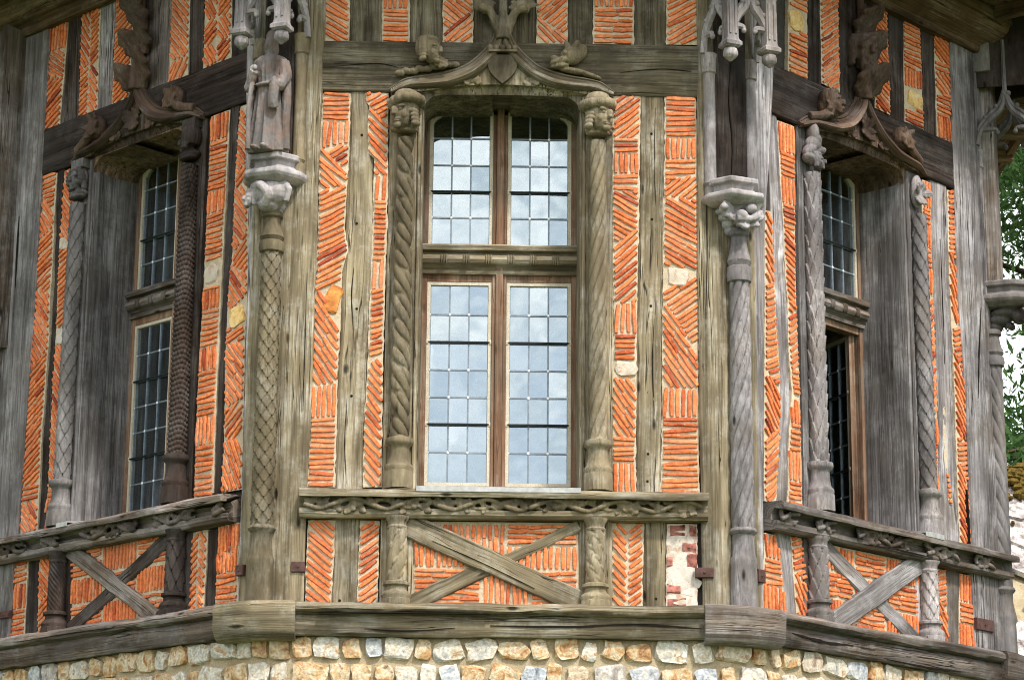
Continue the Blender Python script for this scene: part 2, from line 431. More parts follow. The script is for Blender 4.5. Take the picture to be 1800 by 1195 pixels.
def lathe(mb, cx, cy, rows, nt_=28, height=None, sq=None):
    """rows: (z, r). height(theta, z) adds relief. sq: squareness per row."""
    V, G, F = [], [], []
    g = random.uniform(0, 50)
    for i, row in enumerate(rows):
        z, r = row[0], row[1]; k = row[2] if len(row) > 2 else 0
        for j in range(nt_):
            th = 2 * math.pi * j / nt_
            rr = r + (height(th, z) if height and k == 0 else 0)
            if k: # octagonal plinth
                a = (th + math.pi / 8) % (math.pi / 4) - math.pi / 8
                rr = r * math.cos(math.pi / 8) / math.cos(a)
            rr += 0.0015 * ns(th * 2 + g, z * 20, g)
            V.append((cx + rr * math.cos(th), cy + rr * math.sin(th), z)); G.append((rr * math.cos(th) + g, rr * math.sin(th) + g, z))
    for i in range(len(rows) - 1):
        for j in range(nt_):
            a = i * nt_ + j; b = i * nt_ + (j + 1) % nt_
            F.append((a, b, b + nt_, a + nt_))
    F.append(tuple(range(nt_))); F.append(tuple((len(rows) - 1) * nt_ + j for j in reversed(range(nt_))))
    mb.add(V, F, G)
def box(mb, x0, x1, y0, y1, z0, z1, g=None):
    g = random.uniform(0, 50) if g is None else g
    V = [(x, y, z) for z in (z0, z1) for y in (y0, y1) for x in (x0, x1)]
    F = [(0, 1, 3, 2), (4, 6, 7, 5), (0, 4, 5, 1), (2, 3, 7, 6), (0, 2, 6, 4), (1, 5, 7, 3)]
    mb.add(V, F, [(p[0] + g, p[1] + g, p[2]) for p in V])
def tube(mb, pts, rad, n=6, flat=1.0):
    """Tube along 3-d points; rad number or list."""
    pts = [Vector(p) for p in pts]; V, F = [], []
    for i, p in enumerate(pts):
        t = (pts[min(i + 1, len(pts) - 1)] - pts[max(i - 1, 0)]).normalized()
        a = Vector((0, 1, 0)) if abs(t.y) < .9 else Vector((1, 0, 0))
        x = t.cross(a).normalized(); y = t.cross(x)
        r = rad[i] if hasattr(rad, '__len__') else rad
        for j in range(n):
            th = 2 * math.pi * j / n
            V.append(p + x * r * math.cos(th) + y * r * flat * math.sin(th))
    for i in range(len(pts) - 1):
        for j in range(n):
            F.append((i * n + j, i * n + (j + 1) % n, (i + 1) * n + (j + 1) % n, (i + 1) * n + j))
    F.append(tuple(reversed(range(n)))); F.append(tuple((len(pts) - 1) * n + j for j in range(n)))
    mb.add(V, F)
def ellipsoid(mb, c, r, rot=(0, 0, 0), nu=12, nv=8):
    M = Euler(rot).to_matrix(); c = Vector(c); V, F = [], []
    for i in range(nv + 1):
        ph = math.pi * i / nv
        for j in range(nu):
            th = 2 * math.pi * j / nu
            V.append(c + M @ Vector((r[0] * math.sin(ph) * math.cos(th), r[1] * math.sin(ph) * math.sin(th), r[2] * math.cos(ph))))
    for i in range(nv):
        for j in range(nu):
            F.append((i * nu + j, i * nu + (j + 1) % nu, (i + 1) * nu + (j + 1) % nu, (i + 1) * nu + j))
    mb.add(V, F)
def carve(mb, name, mat, parent, M, voxel=0.006, smooth=2, rough=0.004):
    """Carved lump: overlapping forms fused into one skin."""
    o = build(mb, name, mat, parent, M, smooth=True)
    r = o.modifiers.new('fuse', 'REMESH'); r.mode = 'VOXEL'; r.voxel_size = voxel; r.use_smooth_shade = True
    if smooth:
        s = o.modifiers.new('soft', 'SMOOTH'); s.iterations = smooth; s.factor = 0.5
    if rough:
        tx = bpy.data.textures.get('chisel') or bpy.data.textures.new('chisel', 'CLOUDS')
        tx.noise_scale = 0.03; tx.noise_depth = 2
        d = o.modifiers.new('chisel', 'DISPLACE'); d.texture = tx; d.strength = rough; d.mid_level = 0.5; d.texture_coords = 'LOCAL'
    return o

# ================================================================== setting
def ground():
    m, t, b = new_mat('lawn')
    geo = node(t, 'NewGeometry').outputs['Position']
    n = node(t, 'TexNoise', Scale=0.6, Detail=8, Roughness=0.7); t.links.new(geo, n.inputs['Vector'])
    t.links.new(ramp(t, n.outputs['Fac'], [(0.3, (0.05, 0.075, 0.025)), (0.6, (0.10, 0.13, 0.05)), (0.75, (0.20, 0.18, 0.11))]), b.inputs['Base Color'])
    mb = MB(); mb.add([(-1500, -1500, 0), (1500, -1500, 0), (1500, 1500, 0), (-1500, 1500, 0)], [(0, 1, 2, 3)])
    tag(build(mb, 'ground', m), kind='structure')
ground()

# ================================================================== the tower
tower = tag(empty('timber_framed_tower', (0, APO, 0)), 'octagonal half-timbered tower with orange brick infill, carved posts and leaded windows', 'tower')
FAC = ('L', 'F', 'R')
SILL = {}
Z_LT, Z_LB = 2.028, 1.671                   # lintel beam
Z_SB, Z_BT = -1.179, -1.721                 # under side of sill beam, top of bottom beam
Z_ST = zf(862, 0.12)
Z_BB = zf(1119, 0.13)
Z_EAVE = 2.82
T8 = math.tan(math.pi / 8)

def plan(k_u_d):                            # (facet, u, d) -> world xy
    f, u, d = k_u_d
    p = FM[f] @ Vector((u, -d, 0)); return (p.x, p.y)
ORDER = ['F', 'R', 'RR', 'B1', 'B2', 'B3', 'LL', 'L']
def octa(mb, d0, z0, z1):
    pts = [plan((f, -d0 * T8, d0)) for f in ORDER]
    V = [(x, y, z) for z in (z0, z1) for x, y in pts]
    F = [tuple(range(7, -1, -1)), tuple(range(8, 16))] + [(i, (i + 1) % 8, 8 + (i + 1) % 8, 8 + i) for i in range(8)]
    mb.add(V, F)

# --- closed back of the timber frame, with the window openings left free
for f in ORDER:
    mb = MB()
    if f in UC:
        c = UC[f]
        box(mb, .06, c - .54, .03, .5, -1.9, 3.0); box(mb, c + .54, 2.94, .03, .5, -1.9, 3.0)
        box(mb, c - .54, c + .54, .03, .5, -1.9, Z_ST - .03); box(mb, c - .54, c + .54, .03, .5, Z_LB + .09, 3.0)
    else:
        box(mb, .06, 2.94, .03, .5, -1.9, 3.0)
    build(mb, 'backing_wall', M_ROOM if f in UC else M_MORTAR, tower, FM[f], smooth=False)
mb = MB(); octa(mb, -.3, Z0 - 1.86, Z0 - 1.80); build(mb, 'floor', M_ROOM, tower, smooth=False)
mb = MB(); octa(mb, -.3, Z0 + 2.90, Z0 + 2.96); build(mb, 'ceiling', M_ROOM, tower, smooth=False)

# --- timber from rows of (left x, left y, right x, right y)
def strip_bar(parent, name, f, rows, df, db, mat, jit=0.004, ch=0.01, px=True, knots=0):
    if px: pts = [(uz(f, a, b, df), uz(f, c, d, df)) for a, b, c, d in rows]
    else: pts = [((a, b), (c, d)) for a, b, c, d in rows]
    mb = MB(); g = random.uniform(0, 90); cols = 4
    V, G, F = [], [], []; al = 0.0; m = cols + 5; cnt = 0
    w = abs(pts[0][1][0] - pts[0][0][0])
    for i in range(len(pts) - 1):
        (l0, r0), (l1, r1) = [tuple(Vector(q) for q in p) for p in (pts[i], pts[i + 1])]
        ln = ((l0 + r0) * .5 - (l1 + r1) * .5).length
        n = max(1, int(ln / .05))
        for k in range(n + (1 if i == len(pts) - 2 else 0)):
            s = k / n; a = al + s * ln
            l = l0.lerp(l1, s); r = r0.lerp(r1, s); ww = (r - l).length; ax = (r - l).normalized()
            l = l + ax * jit * (1.6 * ns(a * 3.1 + g, g, 1.3) + .8 * ns(a * 14 + g, g, 5.3))
            r = r + ax * jit * (1.6 * ns(a * 3.1 + g, g, 7.7) + .8 * ns(a * 14 + g, g, 9.9))
            e = min(.4, ch / max(ww, .01))
            prof = [(0, db), (0, df - ch)] + [(e + (1 - 2 * e) * q / cols, df) for q in range(cols + 1)] + [(1, df - ch), (1, db)]
            for q, (sx, d) in enumerate(prof):
                p = l.lerp(r, sx)
                dd = d + (jit * (.9 * ns(a * 5 + g, sx * 3, 3.1) + .5 * ns(a * 17 + g, sx * 6, 8.1)) if 0 < q < m - 1 else 0)
                V.append((p.x, -dd, p.y)); G.append((sx * w + g, d + g, a + g))
            cnt += 1
        al += ln
    for i in range(cnt - 1):
        for q in range(m - 1):
            a = i * m + q; F.append((a, a + 1, a + m + 1, a + m))
    F.append(tuple(range(m - 1, -1, -1))); F.append(tuple((cnt - 1) * m + q for q in range(m)))
    mb.add(V, F, G)
    return build(mb, name, mat, parent, FM[f])

STUDS = {
 'F': [([(612, -90, 677, -90), (612, 80, 677, 80)], 'd'), ([(717, -90, 782, -90), (716, 80, 782, 80)], 'd'), ([(829, -90, 946, -90), (829, 82, 946, 82)], 'd'),
       ([(995, -90, 1047, -90), (995, 82, 1047, 82)], 'd'), ([(1111, -90, 1176, -90), (1111, 84, 1176, 84)], 'd'),
       ([(612, 160, 650, 160), (607, 400, 660, 400), (600, 520, 655, 520), (592, 700, 647, 700), (586, 866, 643, 866)], 'o'),
       ([(1121, 164, 1173, 164), (1119, 500, 1170, 500), (1113, 870, 1165, 870)], 'o'),
       ([(583, 910, 636, 912), (579, 1068, 631, 1068)], 'o'), ([(1128, 914, 1175, 916), (1129, 1072, 1172, 1073)], 'o')],
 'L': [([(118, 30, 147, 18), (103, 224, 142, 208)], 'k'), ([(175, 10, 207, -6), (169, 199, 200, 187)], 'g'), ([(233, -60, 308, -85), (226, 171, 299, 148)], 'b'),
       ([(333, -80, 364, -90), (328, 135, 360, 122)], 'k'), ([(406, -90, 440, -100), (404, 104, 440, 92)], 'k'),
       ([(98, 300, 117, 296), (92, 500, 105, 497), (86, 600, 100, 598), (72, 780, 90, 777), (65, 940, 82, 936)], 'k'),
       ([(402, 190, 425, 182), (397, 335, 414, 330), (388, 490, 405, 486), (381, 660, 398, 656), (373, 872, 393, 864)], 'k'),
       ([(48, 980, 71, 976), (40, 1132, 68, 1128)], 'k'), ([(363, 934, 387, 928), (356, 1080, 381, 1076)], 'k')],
 'R': [([(1417, -90, 1443, -80), (1418, 143, 1447, 154)], 'k'), ([(1471, -90, 1537, -70), (1473, 169, 1541, 195)], 'k'), ([(1556, -60, 1590, -40), (1562, 205, 1593, 218)], 'k'),
       ([(1614, -10, 1643, 0), (1621, 231, 1650, 245)], 'k'),
       ([(1354, 196, 1369, 204), (1360, 400, 1380, 404), (1361, 530, 1387, 534), (1369, 640, 1389, 645), (1371, 720, 1394, 725), (1368, 780, 1389, 785), (1362, 886, 1387, 892)], 'g'),
       ([(1632, 314, 1667, 326), (1635, 440, 1669, 445), (1641, 600, 1675, 606), (1645, 740, 1681, 747), (1647, 860, 1685, 866), (1650, 955, 1690, 962)], 'g'),
       ([(1363, 934, 1391, 940), (1372, 985, 1395, 990), (1380, 1082, 1403, 1088)], 'g'), ([(1660, 994, 1689, 1000), (1663, 1144, 1688, 1150)], 'b')],
}
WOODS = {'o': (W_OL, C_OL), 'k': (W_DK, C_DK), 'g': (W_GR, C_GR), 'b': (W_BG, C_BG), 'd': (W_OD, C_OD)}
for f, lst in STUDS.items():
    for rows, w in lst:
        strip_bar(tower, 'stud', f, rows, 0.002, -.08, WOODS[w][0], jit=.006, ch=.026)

# --- corner posts: two flanks, a flat front across the corner
CORNERS = {'V1': ('L', 'F'), 'V2': ('F', 'R'), 'V0': ('LL', 'L'), 'V3': ('R', 'RR')}
def vertex(v):
    a, b = CORNERS[v]
    p = FM[b] @ Vector((0, 0, 0)); ctr = Vector((0, APO, p.z))
    o = (p - ctr).normalized(); return p, o
def corner_post(v, lw, rw, mat, mat2=None, bev=.17):
    """lw/rw: lists of (z, half width) along the left / right wall."""
    a, b = CORNERS[v]; mb = MB(); g = random.uniform(0, 60)
    z0, z1 = Z_BT - .05, Z_EAVE + .12
    D = .03
    n = 70; V, G, F = [], [], []; m = None
    def wid(tab, z):
        tab = sorted(tab)
        return float(np.interp(z, [q[0] for q in tab], [q[1] for q in tab]))
    for i in range(n + 1):
        z = z0 + (z1 - z0) * i / n
        j = lambda s: .006 * ns(z * 2.5 + g, s, 3.3) + .003 * ns(z * 13 + g, s, 1.1)
        l, r = wid(lw, z) + j(1), wid(rw, z) + j(2)
        pl = []
        for d, u in ((-.12, l), (D - .012 + j(3), l), (D + j(4), l - .012), (D + j(5), (l + bev) / 2), (D + j(6), bev)): pl.append(plan((a, 3 - u, d)) + (u,))
        for d, u in ((D + j(6), bev), (D + j(7), (r + bev) / 2), (D + j(8), r - .012), (D - .012 + j(9), r), (-.12, r)): pl.append(plan((b, u, d)) + (-u,))
        m = len(pl)
        for q, (x, y, w) in enumerate(pl): V.append((x, y, Z0 + z)); G.append((w + g, g + q * .01, z))
    for i in range(n):
        for q in range(m - 1): F.append((i * m + q, i * m + q + 1, (i + 1) * m + q + 1, (i + 1) * m + q))
    F.append(tuple(range(m - 1, -1, -1))); F.append(tuple(n * m + q for q in range(m)))
    mb.add(V, F, G)
    o = build(mb, 'corner_post', mat, tower, sharp=25)
    if mat2:                                 # the flank on the left-hand wall has weathered differently
        o.data.materials.append(mat2)
        for i in range(n):
            for q in range(5 if v == 'V2' else 4): o.data.polygons[i * (m - 1) + q].material_index = 1
    return o
def halfw(f, pts, right_end):
    o = []
    for x, y in pts:
        u, z = uz(f, x, y, .03); o.append((z, 3 - u if right_end else u))
    return o
corner_post('V1', halfw('L', [(432, 100), (430, 300), (436, 400), (430, 600), (424, 860), (418, 1060)], True), halfw('F', [(570, 80), (560, 290), (556, 470), (546, 740), (537, 920), (534, 1060)], False), W_OL, W_GR)
corner_post('V2', halfw('F', [(1226, 80), (1226, 400), (1230, 700), (1236, 1060)], True), halfw('R', [(1362, 130), (1352, 300), (1346, 400), (1345, 700), (1343, 1060)], False), W_GR, W_OL)
corner_post('V0', [(-2, .32), (3, .32)], halfw('L', [(84, 80), (73, 300), (62, 480), (54, 600), (40, 800), (22, 1000)], False), W_MG, None, .06)
corner_post('V3', halfw('R', [(1672, 90), (1678, 300), (1686, 520), (1700, 700), (1708, 930), (1716, 1120)], True), [(-2, .32), (3, .32)], W_GR, None, .06)

def arch_up(mb, c, rise=.055):              # the underside of the lintel is cut to a low arch over the window
    mb.v = [(x, y, z + rise * (1 - ((x - c) / .515) ** 2)) if z < Z_LB + .02 and abs(x - c) < .515 else (x, y, z) for x, y, z in mb.v]
# --- lintels, sill beams, bottom beams, corner blocks
for f in FAC:
    c = UC[f]
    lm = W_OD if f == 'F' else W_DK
    mb = MB()
    sweep_u(mb, .2, 2.8, [(-.5, Z_LB), (.012, Z_LB), (.022, Z_LB + .012), (.022, Z_LB + .09), (.022, Z_LB + .18), (.022, Z_LB + .27), (.022, Z_LT - .012), (.012, Z_LT), (-.5, Z_LT)], jit=.004)
    arch_up(mb, c)
    build(mb, 'lintel_beam', lm, tower, FM[f], sharp=40)
    w = W_OL if f == 'F' else W_BG
    zt, zb = Z_ST, Z_SB; h = zt - zb
    u0, u1 = {'F': (.235, 2.80), 'L': (-.06, 2.76), 'R': (.275, 3.03)}[f]
    mb = MB()
    sweep_u(mb, u0, u1, [(-.06, zb), (.075, zb), (.095, zb + .02), (.095, zb + .052), (.05, zb + .058), (.042, zb + h * .4), (.045, zb + h * .6), (.07, zb + h * .76), (.145, zt - .05), (.152, zt - .03), (.148, zt - .012), (.13, zt), (-.06, zt + .012)], jit=.005, seg=.05)
    sill = build(mb, 'sill_beam', w, tower, FM[f], sharp=38)

    SILL[f] = (sill, zb, zt, u0, u1)
ZM = Z_BB + (Z_BT - Z_BB) * .62
for f in ['LL', 'L', 'F', 'R', 'RR']:
    mb = MB()
    e = .21 if f in ('F',) else .2
    sweep_u(mb, e, 3 - e, [(-.1, Z_BB), (.105, Z_BB), (.118, Z_BB + .02), (.122, ZM - .015), (.112, ZM), (.155, ZM + .012), (.168, ZM + .03), (.165, Z_BT - .02), (.14, Z_BT), (-.1, Z_BT)], jit=.006, seg=.05)
    build(mb, 'bottom_beam', {'F': W_OL}.get(f, W_BG), tower, FM[f], sharp=38)
for v in CORNERS:
    a, b = CORNERS[v]; mb = MB(); g = random.uniform(0, 50)
    V, G, F = [], [], []
    prof = [(.0, Z_BB - .03), (.13, Z_BB - .03), (.165, Z_BB), (.178, Z_BB + .05), (.18, ZM), (.185, Z_BT - .04), (.175, Z_BT), (.12, Z_BT + .012), (-.03, Z_BT + .012)]
    us = [(a, 3 - .235), (a, 3 - .12), (a, 3 - .03), (b, .03), (b, .12), (b, .235)]
    m = len(prof)
    for i, (fc, u) in enumerate(us):
        for q, (d, z) in enumerate(prof):
            dd = d - (.03 if i in (2, 3) else 0) + .008 * ns(i * 3.1 + g, q * .7, 2)
            if i in (2, 3): uu = (3 + dd * .2) if fc == a else -dd * .2
            else: uu = u
            x, y = plan((fc, uu, dd)); V.append((x, y, Z0 + z + .006 * ns(i * 2.3 + g, q * .5, 7))); G.append((d + g, z + g, i * .1))
    for i in range(len(us) - 1):
        for q in range(m): F.append((i * m + q, i * m + (q + 1) % m, (i + 1) * m + (q + 1) % m, (i + 1) * m + q))
    F.append(tuple(range(m - 1, -1, -1))); F.append(tuple((len(us) - 1) * m + q for q in range(m)))
    mb.add(V, F, G)
    build(mb, 'corner_block', W_OL if v == 'V1' else W_BG, tower, sharp=50)

# ================================================================== brick infill
BRICKS = []                                 # (facet, u, z, angle, length, thickness, weight)
STONES_IN = []                              # stones set into the infill
def interp_edge(pts, y):
    ys = [p[1] for p in pts]
    return float(np.interp(y, ys, [p[0] for p in pts]))
def clip_fill(f, poly, ang, pitch):
    ca, sa = math.cos(-ang), math.sin(-ang)
    P = [(x * ca - y * sa, x * sa + y * ca) for x, y in poly]
    lo, hi = min(p[1] for p in P), max(p[1] for p in P)
    cnt = max(1, round((hi - lo) / pitch)); st = (hi - lo) / cnt
    for k in range(cnt):
        v = lo + (k + .5) * st + random.uniform(-.002, .002)
        xs = []
        for i in range(len(P)):
            (x0, y0), (x1, y1) = P[i], P[(i + 1) % len(P)]
            if (y0 <= v) != (y1 <= v): xs.append(x0 + (v - y0) / (y1 - y0) * (x1 - x0))
        xs.sort()
        for a, b in zip(xs[::2], xs[1::2]):
            a += random.uniform(.003, .010); b -= random.uniform(.003, .010)
            if b - a < .03: continue
            cuts = [a]
            while b - cuts[-1] > .235: cuts.append(cuts[-1] + random.uniform(.10, .19))
            if b - cuts[-1] < .045 and len(cuts) > 1: cuts.pop()
            cuts.append(b)
            for q in range(len(cuts) - 1):
                x0, x1 = cuts[q] + (.003 if q else 0), cuts[q + 1] - (.003 if q < len(cuts) - 2 else 0)
                xm, ym = (x0 + x1) / 2, v + random.uniform(-.0035, .0035)
                c2, s2 = math.cos(ang), math.sin(ang)
                BRICKS.append((f, xm * c2 - ym * s2, xm * s2 + ym * c2, ang + R_(random.gauss(0, 2.3)), x1 - x0, min(.024, st * random.uniform(.57, .72))))
def img_angle(f, cx, cy, deg):
    if deg in (0, 90): return R_(deg + random.uniform(-1, 1))
    a = R_(deg); p = uz(f, cx - 8 * math.cos(a), cy + 8 * math.sin(a)); q = uz(f, cx + 8 * math.cos(a), cy - 8 * math.sin(a))
    return math.atan2(q[1] - p[1], q[0] - p[0])
def mortar(f, rows):
    l = [uz(f, a, b) for a, b, c, d in rows]; r = [uz(f, c, d) for a, b, c, d in rows]
    def resample(p, n):
        acc = [0]
        for i in range(1, len(p)): acc.append(acc[-1] + math.dist(p[i], p[i - 1]))
        t = np.linspace(0, acc[-1], n); return list(zip(np.interp(t, acc, [q[0] for q in p]), np.interp(t, acc, [q[1] for q in p])))
    hgt = sum(math.dist(l[i], l[i + 1]) for i in range(len(l) - 1)); wid = math.dist(l[0], r[0])
    n = max(6, int(hgt / .02)); m = max(4, int(wid / .022)); g = random.uniform(0, 90)
    l, r = resample(l, n), resample(r, n); V, F = [], []
    for i in range(n):
        for j in range(-1, m + 2):
            s = min(1, max(0, j / m))
            u = l[i][0] + (r[i][0] - l[i][0]) * s; z = l[i][1] + (r[i][1] - l[i][1]) * s
            if j <= 0: u += .006 * ns(z * 22, g, .3) + .004 * ns(z * 60, g, .7)
            if j >= m: u += .006 * ns(z * 22, g, 2.3) + .004 * ns(z * 60, g, 4.7)
            d = .003 + .003 * ns(u * 25, z * 25, g) + .002 * ns(u * 70, z * 70, g)
            if j in (0, m): d -= .003
            if j in (-1, m + 1): d = -.05
            V.append((u, -d, z))
    w = m + 3
    for i in range(n - 1):
        for j in range(w - 1): F.append((i * w + j, i * w + j + 1, (i + 1) * w + j + 1, (i + 1) * w + j))
    mb = MB(); mb.add(V, F)
    return build(mb, 'infill_panel', M_MORTAR, tower, FM[f], sharp=60)
PANELS = []
def inset(poly, k=.006):
    cx = sum(p[0] for p in poly) / len(poly)
    return [(x + (k if x < cx else -k), y) for x, y in poly]
def zone_fill(f, left, right, t, b, ang):
    (yl0, yr0), (yl1, yr1) = t, b
    def side(e, y0, y1):
        return [(interp_edge(e, y0), y0)] + [p for p in e if min(y0, y1) < p[1] < max(y0, y1)] + [(interp_edge(e, y1), y1)]
    lp, rp = side(left, yl0, yl1), side(right, yr0, yr1)
    px = lp + rp[::-1]
    cx = sum(p[0] for p in px) / len(px); cy = sum(p[1] for p in px) / len(px)
    a = img_angle(f, cx, cy, ang)
    poly = inset([uz(f, *p) for p in px])
    clip_fill(f, poly, a,   .0355 if f == 'F' else .0365)
def panel(f, rows, zones):
    PANELS.append((f, mortar(f, rows)))
    left = [(r[0], r[1]) for r in rows]; right = [(r[2], r[3]) for r in rows]
    t = (rows[0][1], rows[0][3])
    for z in zones:
        a, b = z[0], (z[1], z[2])
        if isinstance(a, tuple):
            mid = [((p[0] + q[0]) / 2, (p[1] + q[1]) / 2) for p, q in zip(left, right)]
            tm, bm_ = sum(t) / 2, sum(b) / 2
            zone_fill(f, left, mid, (t[0], tm), (b[0], bm_), a[0]); zone_fill(f, mid, right, (tm, t[1]), (bm_, b[1]), a[1])
        elif a is not None: zone_fill(f, left, right, t, b, a)
        t = b
def cells(f, rows, cl):
    PANELS.append((f, mortar(f, rows)))
    for poly, a in cl:
        cx = sum(p[0] for p in poly) / len(poly); cy = sum(p[1] for p in poly) / len(poly)
        clip_fill(f, inset([uz(f, *p) for p in poly]), img_angle(f, cx, cy, a), .0355)
def instone(f, x, y, w, h, col): STONES_IN.append((f, x, y, w, h, col))

# front wall
panel('F', [(567, 164, 617, 164), (564, 221, 616, 221), (561, 285, 613, 285), (559, 400, 606, 400), (557, 443, 613, 441), (555, 475, 603, 465), (551, 521, 600, 521), (548, 591, 597, 591), (546, 679, 593, 679), (544, 756, 592, 756), (539, 856, 589, 856)],
      [(0, 213, 212), (90, 262, 252), (33, 263, 300), (-43, 337, 326), (27, 512, 492), (-56, 680, 673), (90, 735, 733), (0, 856, 856)])
instone('F', 585, 527, 28, 52, 0)
panel('F', [(642, 164, 683, 164), (642, 181, 683, 181), (648, 184, 683, 184), (646, 270, 682, 270), (657, 277, 682, 277), (655, 400, 681, 400), (651, 500, 677, 500), (645, 660, 673, 660), (640, 740, 672, 740), (638, 856, 671, 856)],
      [(28, 186, 226), (-48, 308, 310), (90, 354, 352), (0, 458, 456), (90, 510, 507), (16, 640, 622), (-52, 856, 856)])
panel('F', [(1077, 167, 1126, 169), (1076, 400, 1123, 400), (1079, 540, 1120, 540), (1075, 800, 1118, 800), (1074, 866, 1118, 866)],
      [(36, 243, 246), (0, 268, 269), (90, 306, 307), (0, 333, 336), (-30, 434, 402), (40, 535, 530), (90, 586, 587), (0, 634, 634), (None, 664, 664), (-56, 768, 770), (0, 812, 812), (90, 866, 866)])
instone('F', 1100, 649, 42, 28, 1)
panel('F', [(1168, 170, 1224, 172), (1168, 250, 1225, 250), (1166, 400, 1227, 400), (1164, 600, 1228, 600), (1163, 800, 1229, 800), (1160, 867, 1230, 868)],
      [(0, 241, 243), (90, 281, 281), (0, 318, 308), (38, 346, 352), (-30, 466, 474), (34, 528, 622), (-54, 680, 684), (90, 735, 733), (0, 867, 868)])
instone('F', 1192, 488, 36, 36, 1)
panel('F', [(542, 914, 592, 914), (539, 960, 588, 960), (536, 1066, 582, 1066)], [(-40, 1066, 1066)])
panel('F', [(633, 914, 668, 915), (627, 1066, 663, 1066)], [(36, 1066, 1066)])
cells('F', [(722, 916, 1020, 919), (722, 1067, 1020, 1069)],
      [([(726, 920), (888, 921), (888, 998), (726, 996)], 90), ([(726, 998), (846, 999), (846, 1064), (726, 1064)], 0), ([(890, 921), (1016, 922), (1016, 958), (890, 957)], 0),
       ([(890, 959), (1016, 960), (1016, 1002), (890, 1000)], 90), ([(932, 1003), (1016, 1004), (1016, 1066), (932, 1065)], 0), ([(848, 1000), (930, 1002), (930, 1065), (848, 1064)], 90)])
panel('F', [(1076, 919, 1132, 920), (1076, 1069, 1129, 1070)], [((-48, 36), 1069, 1070)])
panel('F', [(1172, 920, 1226, 921), (1170, 1071, 1226, 1072)], [(None, 1071, 1072)])
for rows, zs in (([(572, -90, 616, -90), (571, 74, 614, 74)], [(-30, 74, 74)]), ([(673, -90, 721, -90), (671, 74, 720, 75)], [(0, -40, -40), (90, 17, 17), (0, 74, 75)]),
                 ([(778, -90, 832, -90), (778, 75, 832, 76)], [(-40, 58, 22), (40, 75, 76)]), ([(943, -90, 998, -90), (943, 77, 998, 78)], [(40, 30, 66), (-46, 77, 78)]),
                 ([(1043, -90, 1115, -90), (1042, 78, 1114, 79)], [(0, -30, -30), (90, 14, 14), (0, 78, 79)]), ([(1172, -90, 1226, -90), (1171, 79, 1226, 80)], [(28, 79, 80)])):
    panel('F', rows, zs)
# left wall
panel('L', [(91, 40, 122, 26), (88, 64, 120, 50), (76, 234, 105, 222)], [(90, 94, 84), (-38, 140, 135), (50, 234, 222)])
panel('L', [(145, 18, 178, 4), (144, 38, 177, 27), (139, 208, 171, 196)], [((-62, 52), 124, 112), ((46, -62), 208, 196)])
panel('L', [(205, -8, 238, -22), (204, 13, 236, 3), (197, 187, 228, 170)], [(50, 187, 170)])
panel('L', [(305, -80, 337, -95), (303, 0, 335, -10), (296, 148, 330, 134)], [(-52, 112, 98), (66, 148, 134)])
panel('L', [(363, -95, 411, -110), (361, 0, 408, -14), (357, 122, 407, 102)], [((-60, 52), 40, 24), ((52, -60), 84, 66), ((-60, 52), 122, 102)])
panel('L', [(74, 311, 101, 304), (72, 376, 96, 371), (66, 426, 94, 422), (59, 490, 91, 486), (61, 515, 89, 511), (62, 558, 87, 554), (54, 600, 86, 596), (47, 680, 80, 676), (41, 780, 73, 776), (40, 850, 70, 845), (36, 940, 66, 932)],
      [(0, 345, 372), (-60, 428, 400), (46, 505, 516), (-60, 662, 614), (50, 856, 850), (0, 882, 876), (-58, 940, 932)])
panel('L', [(114, 301, 134, 294), (110, 345, 131, 340), (109, 370, 134, 365), (102, 490, 129, 486), (100, 560, 123, 556), (97, 615, 119, 611), (92, 690, 114, 686), (88, 780, 109, 776), (85, 850, 104, 846), (78, 932, 96, 926)],
      [(-60, 418, 430), (None, 440, 432), (46, 578, 572), (None, 604, 608), (-64, 850, 848), (0, 876, 870), (80, 932, 926)])
instone('L', 115, 428, 18, 26, 1); instone('L', 110, 592, 20, 34, 2)
panel('L', [(371, 206, 405, 193), (366, 335, 398, 328), (359, 490, 390, 484), (349, 660, 382, 655), (345, 750, 379, 745), (341, 876, 375, 866)],
      [(90, 252, 241), (0, 338, 330), (90, 379, 370), (0, 462, 453), (None, 500, 494), (0, 513, 505), (90, 548, 540), (0, 613, 603), (90, 656, 648), (0, 734, 726), (90, 786, 778), (0, 876, 866)])
instone('L', 372, 483, 22, 34, 1)
panel('L', [(423, 188, 434, 184), (414, 300, 436, 294), (408, 450, 437, 445), (402, 500, 436, 495), (397, 600, 431, 596), (395, 740, 428, 736), (390, 866, 425, 860)],
      [(-52, 318, 285), (55, 332, 322), (-55, 462, 404), (55, 466, 482), (-55, 552, 520), (None, 580, 572), (36, 606, 596), (-56, 722, 700), (55, 772, 768), (-70, 866, 860)])
instone('L', 419, 556, 24, 36, 3)
panel('L', [(21, 988, 50, 983), (18, 1130, 43, 1126)], [(0, 1028, 1022), (90, 1074, 1068), (0, 1130, 1126)])
panel('L', [(70, 980, 95, 975), (66, 1124, 86, 1120)], [(-58, 1064, 1040), (50, 1124, 1120)])
yS = lambda x: 988 - (x - 21) * .1793
yB = lambda x: 1133 - x * .159
def basket(f, xs, nr, ys, yb, odd=0):
    cl = []
    for i in range(len(xs) - 1):
        for j in range(nr):
            pt = lambda x, s: (x, ys(x) + (yb(x) - ys(x)) * s)
            s0, s1 = j / nr + .012, (j + 1) / nr - .012
            cl.append(([pt(xs[i] + 1, s0), pt(xs[i + 1] - 1, s0), pt(xs[i + 1] - 1, s1), pt(xs[i] + 1, s1)], 90 if (i + j + odd) % 2 else 0))
    cells(f, [(xs[0], ys(xs[0]), xs[-1], ys(xs[-1])), (xs[0], yb(xs[0]) + 3, xs[-1], yb(xs[-1]) + 3)], cl)
